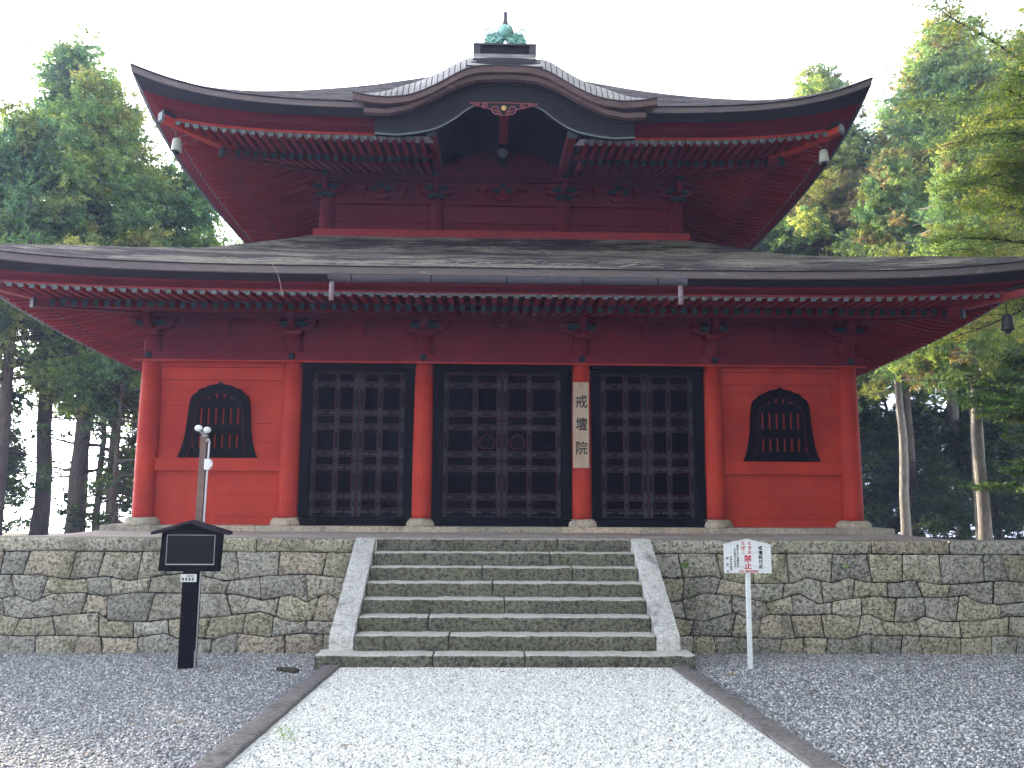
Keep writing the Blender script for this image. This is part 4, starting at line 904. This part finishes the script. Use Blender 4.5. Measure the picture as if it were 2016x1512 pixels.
def leafmesh(Cn, Nn, size, col, rg, asp=.45, name='foliage', align=None):
    n = len(Cn); Nn = Nn/np.linalg.norm(Nn, axis=1, keepdims=True); A = rg.normal(size=(n, 3)) if align is None else align
    T = A-(A*Nn).sum(1, keepdims=True)*Nn; T /= np.linalg.norm(T, axis=1, keepdims=True)+1e-9; B = np.cross(Nn, T); s = (size*rg.uniform(.6, 1.35, n))[:, None]
    V = np.stack([Cn-T*s*.5, Cn+B*s*asp*.5+T*s*.05, Cn+T*s*.6-Nn*s*.12, Cn-B*s*asp*.5+T*s*.05], 1).reshape(-1, 3)
    me = bpy.data.meshes.new(name); me.vertices.add(4*n); me.vertices.foreach_set('co', V.astype(np.float32).ravel())
    me.loops.add(4*n); me.loops.foreach_set('vertex_index', np.arange(4*n, dtype=np.int32)); me.polygons.add(n); me.polygons.foreach_set('loop_start', np.arange(n, dtype=np.int32)*4); me.polygons.foreach_set('loop_total', np.full(n, 4, np.int32))
    me.update(calc_edges=True); vcol(me, np.repeat(np.concatenate([col, np.ones((n, 1))], 1), 4, 0)); return me
gcol = lambda rg, n: np.array([.16, .30, .03])*rg.uniform(.6, 1.3, (n, 1))
for (x_, z_, lab) in ((2.60, 1.03, 'tiny bright green weed growing from the wall joint behind the white sign'), (4.93, 1.02, 'tiny green weed in the wall joint right of the white sign')):
    tag(link('wall_weed', sprig_cloud([(x_, 11.81, z_)], 34 if x_ < 3 else 14, .045, .05, gcol, int(x_*10), .6), M['leaf_thin']), lab, 'weed')
tag(link('moss_clump', sprig_cloud([(-1.74, 6.55, gz(0, 6.55)+.04), (-1.80, 6.7, gz(0, 6.7)+.04), (-1.7, 6.4, gz(0, 6.4)+.035)], 70, .05, .017, gcol, 5, .15), M['leaf_thin']), 'small patch of green moss on the white gravel beside the left kerb', 'moss')
b = MB(); P = [(-3.50+.0, 11.62, 5.36), (-3.42, 11.60, 5.34), (-3.36, 11.58, 5.26), (-3.30, 11.57, 5.13), (-3.26, 11.57, 4.98), (-3.235, 11.57, 4.84)]; b.tube(P, [.004]*5+[.002], 5)
M['twig'] = mat('pale_twig', (.36, .30, .27), .7); tag(b.build('hanging_twig', M['twig']), 'thin pale twig hanging over the lower roof edge left of the gutter', 'twig')
# dry twigs lying on the lower roof
b = MB()
for k in range(70):
    x = rnd.uniform(-5.6, 3.8); t = rnd.uniform(7.7, 8.25); y = YC-t; z = 5.352+(8.35-t)*.385+.012
    a = rnd.uniform(-.5, .5); L = rnd.uniform(.08, .3); h = rnd.uniform(.0, .05)
    b.tube([(x, y, z), (x+L*.5, y+math.sin(a)*L*.3, z+h), (x+L, y+math.sin(a)*L*.6, z+.01)], .0035, 4)
tag(b.build('roof_litter', M['twig'], kind='stuff'), 'scattered dry twigs lying on the lower roof', 'twigs')

# ---------------------------------------------------------------- trees
rgG = np.random.default_rng(11)
def hue(base, var, rg, n): return np.clip(np.asarray(base)[None]*(1+rg.normal(size=(n, 1))*var), .004, 1)
def conifer(seed, H, base, Rm, nbr, pal, per=190, size=.13, lean=0., droop=.0, top=.5, rclump=.72):
    """returns crown mesh and limb list; local origin at trunk foot"""
    rg = np.random.default_rng(seed); cs = []; cc = []; limbs = []
    for i in range(nbr):
        t = rg.uniform(0, 1)**.85; h = base+(H-base)*t; prof = (1-t)**.75*min(1, .45+t*3.5)+.05; L = Rm*prof*rg.uniform(.55, 1.15)
        az = rg.uniform(0, 2*PI); rise = (rg.uniform(.0, .6)-droop)*L*.6
        d = np.array([math.cos(az), math.sin(az), 0]); p0 = np.array([0, 0, h]); p1 = p0+d*L+np.array([0, 0, rise]); limbs.append((p0, p1, .02+.02*L))
        m = max(1, int(L/.55+1)); col = np.array(pal[rg.integers(len(pal))])*rg.uniform(.7, 1.25)
        for k in range(m):
            f = 1-k/(m+.4)*.8; q = p0+(p1-p0)*f+rg.normal(size=3)*.16*np.array([1, 1, .7]); cs.append(q); cc.append((col*rg.uniform(.8, 1.2), rg.uniform(.7, 1.15)*(.6+.4*f)))
    C0 = []; N0 = []; K = []; A = []
    for q, (col, sc) in zip(cs, cc):
        nt_ = max(4, int(13*sc)); TD = rg.normal(size=(nt_, 3)); TD[:, 2] = TD[:, 2]*.8+.12; TD /= np.linalg.norm(TD, axis=1, keepdims=True); tl = rg.uniform(.55, 1.15, nt_)
        n = int(per*sc*sc); ti = rg.integers(nt_, size=n); fr = rg.uniform(.25, 1, (n, 1))**.6
        D = TD[ti]*tl[ti][:, None]*fr+rg.normal(size=(n, 3))*.17*(1.25-fr); rad = rclump*sc*np.array([1, 1, .82])
        C0.append(q+D*rad); N0.append(rg.normal(size=(n, 3))*.8+TD[ti]*.5+np.array([0, 0, .5])); A.append(TD[ti]+rg.normal(size=(n, 3))*.4+np.array([0, 0, .2]))
        K.append(np.clip(col*(1+rg.normal(size=(n, 1))*.22)*(.9+.35*rg.uniform(0, 1, nt_)[ti][:, None])+np.array([.06, .055, .01])*(fr > .8)*rg.uniform(0, 1, (n, 1)), .004, 1))
    C0 = np.concatenate(C0); N0 = np.concatenate(N0); K = np.concatenate(K); A = np.concatenate(A)
    return leafmesh(C0, N0, size, K, rg, .42, 'crown', A), limbs
def trunk_mesh(H, r, limbs, seed, bend=.1, nlimb=40, dead=None):
    rg = random.Random(seed); b = MB(); n = 14
    pts = [(bend*noise.noise(Vector((i*.4, seed, 0))), bend*noise.noise(Vector((i*.4, 0, seed))), H*i/n-(.6 if i == 0 else 0)) for i in range(n+1)]
    rad = [r*(1.25 if i == 0 else 1)*(1-.85*(i/n)**1.2) for i in range(n+1)]; b.tube(pts, rad, 12)
    for p0, p1, w in limbs[:nlimb]:
        mid = (p0+p1)/2+np.array([0, 0, -.08]); b.tube([p0, mid, p1], [w, w*.7, w*.3], 5)
    for h, az, L in (dead or []):
        p0 = np.array([0, 0, h]); d = np.array([math.cos(az), math.sin(az), -.12]); b.tube([p0, p0+d*L*.5, p0+d*L+np.array([0, 0, -.1*L])], [.03, .02, .008], 5)
    me = bpy.data.meshes.new('trunk'); me.from_pydata(b.v, [], b.f); me.update(); me.polygons.foreach_set('use_smooth', [True]*len(b.f)); return me
G1 = [(.10, .20, .10), (.125, .23, .10), (.16, .25, .085), (.085, .17, .09), (.20, .25, .08), (.10, .20, .11)]
G2 = [(.14, .24, .10), (.19, .28, .10), (.25, .31, .10), (.12, .21, .09), (.28, .29, .10)]
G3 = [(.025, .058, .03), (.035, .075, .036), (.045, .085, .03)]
G4 = [(.14, .23, .10), (.22, .29, .10), (.32, .34, .11), (.12, .21, .11), (.26, .21, .12), (.18, .27, .11), (.13, .24, .12)]
dead = [(rnd.uniform(2, 8), rnd.uniform(0, 2*PI), rnd.uniform(.5, 1.6)) for _ in range(22)]
kinds = {}
cm, lb = conifer(1, 20., 6.6, 4.2, 215, G1, 340, .125); kinds['tall'] = (cm, trunk_mesh(19.5, .30, lb, 1, .2, 60, dead), 20.)
cm, lb = conifer(2, 16., 6.0, 3.9, 185, G2, 340, .115); kinds['yellow'] = (cm, trunk_mesh(15.5, .26, lb, 2, .2, 60, dead), 16.)
cm, lb = conifer(3, 12.5, 4.6, 3.4, 140, G1[1:], 340, .115); kinds['small'] = (cm, trunk_mesh(12, .20, lb, 3, .15, 50, dead), 12.5)
cm, lb = conifer(4, 18., 7.0, 4.2, 210, G4, 340, .115, droop=.45); kinds['cypress'] = (cm, trunk_mesh(17.5, .22, lb, 4, .10, 60), 18.)
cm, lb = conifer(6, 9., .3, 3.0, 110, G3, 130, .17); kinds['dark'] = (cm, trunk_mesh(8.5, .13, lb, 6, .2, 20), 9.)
cm, lb = conifer(8, 5.2, 3.4, 2.0, 9, G1, 120, .14); kinds['wisp'] = (cm, None, 5.2)
cm, lb = conifer(12, 8., .8, 2.3, 46, G3+G3+[(.04, .07, .02)], 42, .15, droop=.3, rclump=.42); kinds['scraggly'] = (cm, trunk_mesh(7.8, .12, lb, 12, .3, 46), 8.)
used = {}
def tree(kind, x, y, z, H, wide, rot, label, bark='bark', name='cedar_tree', group='trees behind the hall', trunkr=1.):
    cmesh, tmesh, h0 = kinds[kind]; r = empty(name, (x, y, z), label, 'tree', group)
    r.rotation_euler = (0, 0, rot); r.scale = (1, 1, 1)
    k = H/h0
    c = bpy.data.objects.new('crown', cmesh); t = bpy.data.objects.new('trunk', tmesh)
    for o, m, s in ((c, M['leaf'], (wide*k, wide*k, k)), (t, M[bark], (k*trunkr, k*trunkr, k))):
        COL.objects.link(o); o.parent = r; o.scale = s
        if not o.data.materials: o.data.materials.append(m)
        o.material_slots[0].link = 'OBJECT'; o.material_slots[0].material = m
    return r
L_ = 'group'
tree('tall', -16.4, 30, .2, 19.0, 1.0, .4, 'tallest dark green cedar with a pointed top at the left, behind the roof corner')
tree('yellow', -13.4, 26.5, .2, 15.6, .95, 1.3, 'yellowish green cedar in front of the tallest one at the left')
tree('small', -11.6, 28.5, .2, 13.4, 1.0, 2.1, 'rounder cedar filling the gap beside the upper left roof slope')
tree('small', -8.6, 30.5, .2, 11.9, 1.0, .2, 'low cedar crown touching the upper roof on its left side')
tree('tall', -21.5, 31, .2, 12.5, .95, 2.7, 'cedar cut by the left edge, with a dark crown')
tree('yellow', -18.6, 25, .2, 13.5, .8, 3.3, 'short cedar at the far left edge in front of the tallest')
tree('small', -14.7, 24.5, .2, 13.5, .75, 4.2, 'cedar with a thick grey trunk seen under the left eave')
tree('small', -12.3, 26.5, .3, 10.6, .8, 5.2, 'small cedar with hanging branches beside the red left wall')
tree('small', -15.4, 31, .2, 12., .8, .9, 'thin cedar standing further back between the left trunks')
tree('small', -13.4, 32, .2, 11., .8, 1.9, 'slender dark cedar trunk just left of the red wall, further back')
tree('cypress', 12.2, 29, .3, 17.6, 1., .5, 'tall cypress behind the right slope of the upper roof')
tree('cypress', 16.2, 27, .3, 18.5, 1., 2.2, 'tall yellow-green cypress right of the roof tip', 'bark_pale')
tree('yellow', 9.6, 31, .3, 13., 1.05, 3.1, 'green cedar low behind the right upper eave')
tree('cypress', 12.6, 25, .3, 12.6, .85, 4.0, 'cypress with a straight pale trunk just right of the red wall', 'bark_pale')
tree('cypress', 11.9, 30, .3, 11., .7, 5.0, 'thin cypress trunk nearest the red right wall', 'bark_pale', trunkr=.7)
tree('yellow', 15.4, 30, .3, 14., .9, .7, 'cedar with a dark double trunk right of the hall')
tree('cypress', 12.9, 21.5, .4, 11.4, .75, 1.5, 'cypress with the thickest whitish trunk right of the hall', 'bark_pale', trunkr=1.2)
tree('cypress', 20., 29, .3, 19., 1., 4.4, 'large cypress at the right edge behind the maple')
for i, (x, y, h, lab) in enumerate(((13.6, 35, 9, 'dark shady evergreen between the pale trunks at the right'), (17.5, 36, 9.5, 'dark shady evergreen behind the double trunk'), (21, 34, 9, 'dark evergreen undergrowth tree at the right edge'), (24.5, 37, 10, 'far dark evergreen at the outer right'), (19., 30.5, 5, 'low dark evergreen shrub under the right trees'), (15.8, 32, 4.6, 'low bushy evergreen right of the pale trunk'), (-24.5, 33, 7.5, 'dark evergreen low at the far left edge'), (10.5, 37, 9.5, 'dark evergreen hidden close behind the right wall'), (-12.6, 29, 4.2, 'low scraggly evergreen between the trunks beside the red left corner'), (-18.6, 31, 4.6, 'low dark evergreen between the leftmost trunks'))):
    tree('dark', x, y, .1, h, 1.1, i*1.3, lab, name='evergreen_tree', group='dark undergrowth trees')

for i, (x, y, h) in enumerate(((-30, -18, 19), (-19, -19, 19), (-10, -17, 25), (-4, -13, 25), (3, -12, 26), (9.5, -12, 26), (14, -7, 26), (13, -1, 25), (12.5, 5, 24), (15.5, 9, 22), (6, -17, 27), (-1, -18, 27))):  # unseen cedars added to block sky light from the front and right
    tree('tall' if i % 2 else 'yellow', x, y, 1., h, 1.45, i*.9, 'cedar standing behind the photographer\'s viewpoint', group='added trees shading the front yard')
for x, y, h, lab in ((-13.1, 27.4, 8.5, 'scraggly half-bare evergreen between the trunks nearest the left red corner'), (-18.0, 27.2, 7.5, 'scraggly half-bare evergreen by the leftmost trunks'), (-11.6, 25.2, 7., 'thin half-bare evergreen right beside the left column')):
    tree('scraggly', x, y, .2, h, 1., x, lab, name='evergreen_tree', group='dark undergrowth trees')
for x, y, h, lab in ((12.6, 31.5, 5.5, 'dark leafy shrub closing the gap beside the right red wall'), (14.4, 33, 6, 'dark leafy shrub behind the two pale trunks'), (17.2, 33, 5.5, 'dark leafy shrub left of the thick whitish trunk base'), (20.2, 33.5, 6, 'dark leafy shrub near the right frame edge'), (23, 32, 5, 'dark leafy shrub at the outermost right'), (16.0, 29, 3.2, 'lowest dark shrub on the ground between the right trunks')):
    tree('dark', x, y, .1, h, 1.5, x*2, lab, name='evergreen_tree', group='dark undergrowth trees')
tree('small', -13.9, 27.6, .2, 11.2, .8, 2.9, 'middle cedar of the left row, its bare trunk between two others')
for x, y, h, lab in ((9.6, 3.5, 9, 'dark evergreen added outside the frame on the near right to block light'), (10.9, 7.2, 9.5, 'dark evergreen added outside the frame on the right to block light'), (13.2, 11., 10, 'dark evergreen added outside the frame beside the right eave to block light')):  # unseen evergreens added to darken the right side
    tree('dark', x, y, .3, h, 1.2, x*2, lab, name='evergreen_tree', group='added trees shading the front yard')
tree('cypress', 14.2, 33, .3, 17.5, 1.1, 2.9, 'hazy cypress filling the background right of the roof tip', 'bark_pale')
tree('cypress', 19., 33, .3, 21., 1.1, .3, 'tallest hazy cypress at the upper right behind the others', 'bark_pale')
tree('yellow', 10.6, 34, .3, 15.5, 1.1, 4.4, 'pale green cedar low behind the right end of the upper roof')
tree('cypress', 22.5, 29, .3, 17., 1.1, 1.4, 'cypress crown cut off by the right picture edge')
tree('dark', -19.3, 29, .1, 9., 1.1, .6, 'dark evergreen added low between the two leftmost trunks to block sun', name='evergreen_tree', group='dark undergrowth trees')  # added to keep sun patches off the path
# maple reaching in at the right
def maple(x, y, z, seed, label, limbs, npl, pal, size=.075, trunk=None):
    r = empty('maple_tree', (x, y, z), label, 'tree', 'maples at the right edge'); rg = np.random.default_rng(seed); b = MB(); cs = []; nn = []; kk = []
    if trunk: b.tube([(x, y, z-.3), (x+.1, y, z+trunk*.4), (x, y, z+trunk)], [.16, .12, .07], 10)
    for (h, az, el, L) in limbs:
        p = np.array([x, y, z+h], float); d = np.array([math.cos(az)*math.cos(el), math.sin(az)*math.cos(el), math.sin(el)]); pts = [p]; m = 9
        for i in range(m): d = d+rg.normal(size=3)*np.array([.10, .10, .05]); d /= np.linalg.norm(d); p = p+d*L/m; pts.append(p)
        b.tube(pts, [.045*(1-i/(m+1))+.006 for i in range(m+1)], 6)
        for i in range(2, m+1):
            for s in range(3):
                dd = np.array([d[0], d[1], 0])+rg.normal(size=3)*np.array([.8, .8, .12]); dd /= np.linalg.norm(dd); l = L*.28*(1-.4*i/m)*rg.uniform(.5, 1.2)
                e = pts[i]+dd*l; b.tube([pts[i], (pts[i]+e)/2+np.array([0, 0, .04]), e], [.012, .008, .003], 4)
                n = npl; f = rg.uniform(.15, 1.1, (n, 1)); side = rg.normal(size=(n, 3))*np.array([.20, .20, .045]); cs.append(pts[i]+dd*l*f+side); nn.append(rg.normal(size=(n, 3))*.45+np.array([0, 0, 1.])); c = np.array(pal[rg.integers(len(pal))]); kk.append(np.clip(c*rg.uniform(.75, 1.25, (n, 1)), 0, 1))
    b.build('trunk', M['bark_maple'], r, True)
    me = leafmesh(np.concatenate(cs), np.concatenate(nn), size, np.concatenate(kk), rg, .75, 'crown'); link('crown', me, M['leaf_thin'], r); return r
PM = [(.11, .16, .05), (.09, .145, .05), (.17, .21, .055), (.13, .19, .055), (.07, .12, .045), (.24, .22, .07), (.10, .13, .05)]
PB = [(.06, .11, .025), (.09, .14, .03), (.13, .15, .03), (.05, .09, .03)]
rl = random.Random(4)
maple(13.4, 17.5, .8, 21, 'yellow-green maple spreading flat leafy layers over the right end of the roof', [(rl.uniform(4.5, 11.5), PI+rl.uniform(-1.0, 1.0), rl.uniform(-.1, .35), rl.uniform(2.0, 4.2)) for _ in range(22)], 80, PM, .062, 12.)
maple(11.4, 13.6, .9, 22, 'dark maple branches hanging in at the upper right corner', [(rl.uniform(6.6, 8.2), PI+rl.uniform(-.7, .5), rl.uniform(.0, .3), rl.uniform(1.6, 2.9)) for _ in range(16)], 85, PB, .05, 8.)
maple(14.6, 20.5, .8, 23, 'low maple with dark green tiers of leaves beside the whitish trunk', [(rl.uniform(.8, 5.0), PI+rl.uniform(-.9, .9), rl.uniform(-.1, .15), rl.uniform(1.2, 2.8)) for _ in range(18)], 42, [(.03, .075, .03), (.045, .09, .03), (.09, .12, .03)], .085, 5.)
# bare twigs in front of the lower right eave
b = MB(); rl = random.Random(9)
def twig(p, d, L, r, depth):
    pts = [Vector(p)]; d = Vector(d).normalized()
    for i in range(6): d = (d+Vector((rl.uniform(-.25, .25), rl.uniform(-.25, .25), rl.uniform(-.22, .2)))).normalized(); pts.append(pts[-1]+d*L/6)
    b.tube(pts, [r*(1-i/7) for i in range(7)], 5)
    if depth:
        for i in (2, 3, 4, 5): twig(pts[i], d+Vector((rl.uniform(-.9, .5), rl.uniform(-.4, .4), rl.uniform(-.6, .6))), L*rl.uniform(.3, .55), r*.5, depth-1)
for z in (5.75, 5.5, 5.25, 4.95): twig((9.3, 11.0, z), (-1, .05, rl.uniform(-.08, .08)), rl.uniform(1.5, 2.4), .012, 2)
M['twig_dark'] = mat('grey_twig', (.14, .12, .12), .8); tag(b.build('bare_branch', M['twig_dark']), 'thin bare branches reaching over the right end of the lower roof', 'branches')

# ---------------------------------------------------------------- loose gravel
def pebbles(name, regions, m, size, cols, seed, label):
    rg = np.random.default_rng(seed); P = []
    for x0, x1, y0, y1, dens in regions:
        n = int((x1-x0)*(y1-y0)*dens); P.append(np.stack([rg.uniform(x0, x1, n), rg.uniform(y0, y1, n)], 1))
    P = np.concatenate(P); n = len(P); z = np.where(P[:, 1] > 9.84, .10*(9.84-P[:, 1]), np.minimum(.055*(9.84-P[:, 1]), 1.6))+(.03 if 'white' in name else 0)
    base = np.array([[1, 0, 0], [-1, 0, 0], [0, 1, 0], [0, -1, 0], [0, 0, 1], [0, 0, -1]], float); F = np.array([[0, 2, 4], [2, 1, 4], [1, 3, 4], [3, 0, 4], [2, 0, 5], [1, 2, 5], [3, 1, 5], [0, 3, 5]])
    q = rg.normal(size=(n, 4)); q /= np.linalg.norm(q, axis=1, keepdims=True); w, x, y, zz = q.T
    Rm = np.stack([1-2*(y*y+zz*zz), 2*(x*y-zz*w), 2*(x*zz+y*w), 2*(x*y+zz*w), 1-2*(x*x+zz*zz), 2*(y*zz-x*w), 2*(x*zz-y*w), 2*(y*zz+x*w), 1-2*(x*x+y*y)], 1).reshape(n, 3, 3)
    S = size*rg.uniform(.45, 1.25, (n, 1))*rg.uniform(.55, 1.1, (n, 3)); V = base[None]*S[:, None, :]+rg.normal(size=(n, 6, 3))*size*.12
    V = np.einsum('nij,nkj->nki', Rm, V); V[:, :, 2] *= .8; V += np.stack([P[:, 0], P[:, 1], z+size*.25], 1)[:, None, :]
    me = bpy.data.meshes.new(name); me.vertices.add(6*n); me.vertices.foreach_set('co', V.astype(np.float32).ravel())
    idx = (F[None]+np.arange(n)[:, None, None]*6).astype(np.int32).ravel(); me.loops.add(len(idx)); me.loops.foreach_set('vertex_index', idx)
    me.polygons.add(8*n); me.polygons.foreach_set('loop_start', np.arange(8*n, dtype=np.int32)*3); me.polygons.foreach_set('loop_total', np.full(8*n, 3, np.int32)); me.update(calc_edges=True)
    c = np.asarray(cols)[rg.integers(len(cols), size=n)]*rg.uniform(.75, 1.2, (n, 1)); vcol(me, np.repeat(np.concatenate([c, np.ones((n, 1))], 1), 6, 0))
    return tag(link(name, me, m), label, 'gravel', kind='stuff')
m_ = NT(mat('pebble', (.3, .3, .3), .8, .3)); M['pebble'] = m_.out(m_.attr('tint'))
pebbles('grey_gravel_stones', [(-6.2, -2.15, 4.6, 7.5, 1500), (-7.6, -2.25, 7.5, 11.8, 950), (2.15, 5.6, 4.6, 7.5, 1500), (2.25, 7.8, 7.5, 11.8, 950)], M['pebble'], .0145, [(.17, .175, .185), (.25, .255, .275), (.34, .345, .365), (.42, .425, .44), (.52, .52, .53), (.68, .68, .68), (.44, .42, .40), (.29, .30, .32)], 3, 'loose grey gravel stones covering the yard')
pebbles('white_gravel_stones', [(-1.9, 1.9, 4.5, 7.2, 1900), (-1.9, 1.9, 7.2, 9.8, 1500)], M['pebble'], .0125, [(.88, .88, .84), (.84, .84, .80), (.90, .89, .86), (.75, .75, .72), (.80, .80, .77), (.84, .84, .80), (.5, .5, .5), (.28, .29, .31), (.6, .6, .58)], 4, 'loose white gravel stones covering the path')

# ---------------------------------------------------------------- bluish volume added to stand in for lens glare
hz = bpy.data.materials.new('glare_haze_air'); hz.use_nodes = True; t_ = hz.node_tree; t_.nodes.clear(); ho = t_.nodes.new('ShaderNodeOutputMaterial'); hv = t_.nodes.new('ShaderNodeVolumePrincipled')
hv.inputs['Density'].default_value = .00145; hv.inputs['Color'].default_value = (.42, .54, 1, 1); hv.inputs['Anisotropy'].default_value = .2; t_.links.new(hv.outputs[0], ho.inputs['Volume'])
MB().box(-520, 520, -80, 720, -330, 60).build('glare_haze', hz, None, kind='stuff')

# a few stray dry leaves
b = MB(); rl = random.Random(31)
for k in range(60):
    x = rl.uniform(-5.5, 6.5); y = rl.uniform(4.8, 11.5); l_ = leaf_mesh(x, y, gz(x, y)+(.045 if abs(x) < 1.9 else .016), rl.uniform(.018, .04), rl.uniform(.01, .018), rl.uniform(0, 6)); b.add(l_.v, l_.f)
M['litter'] = mat('leaf_litter', (.20, .12, .05), .85); tag(b.build('leaf_litter', M['litter'], kind='stuff'), 'small dry leaves scattered over the gravel')
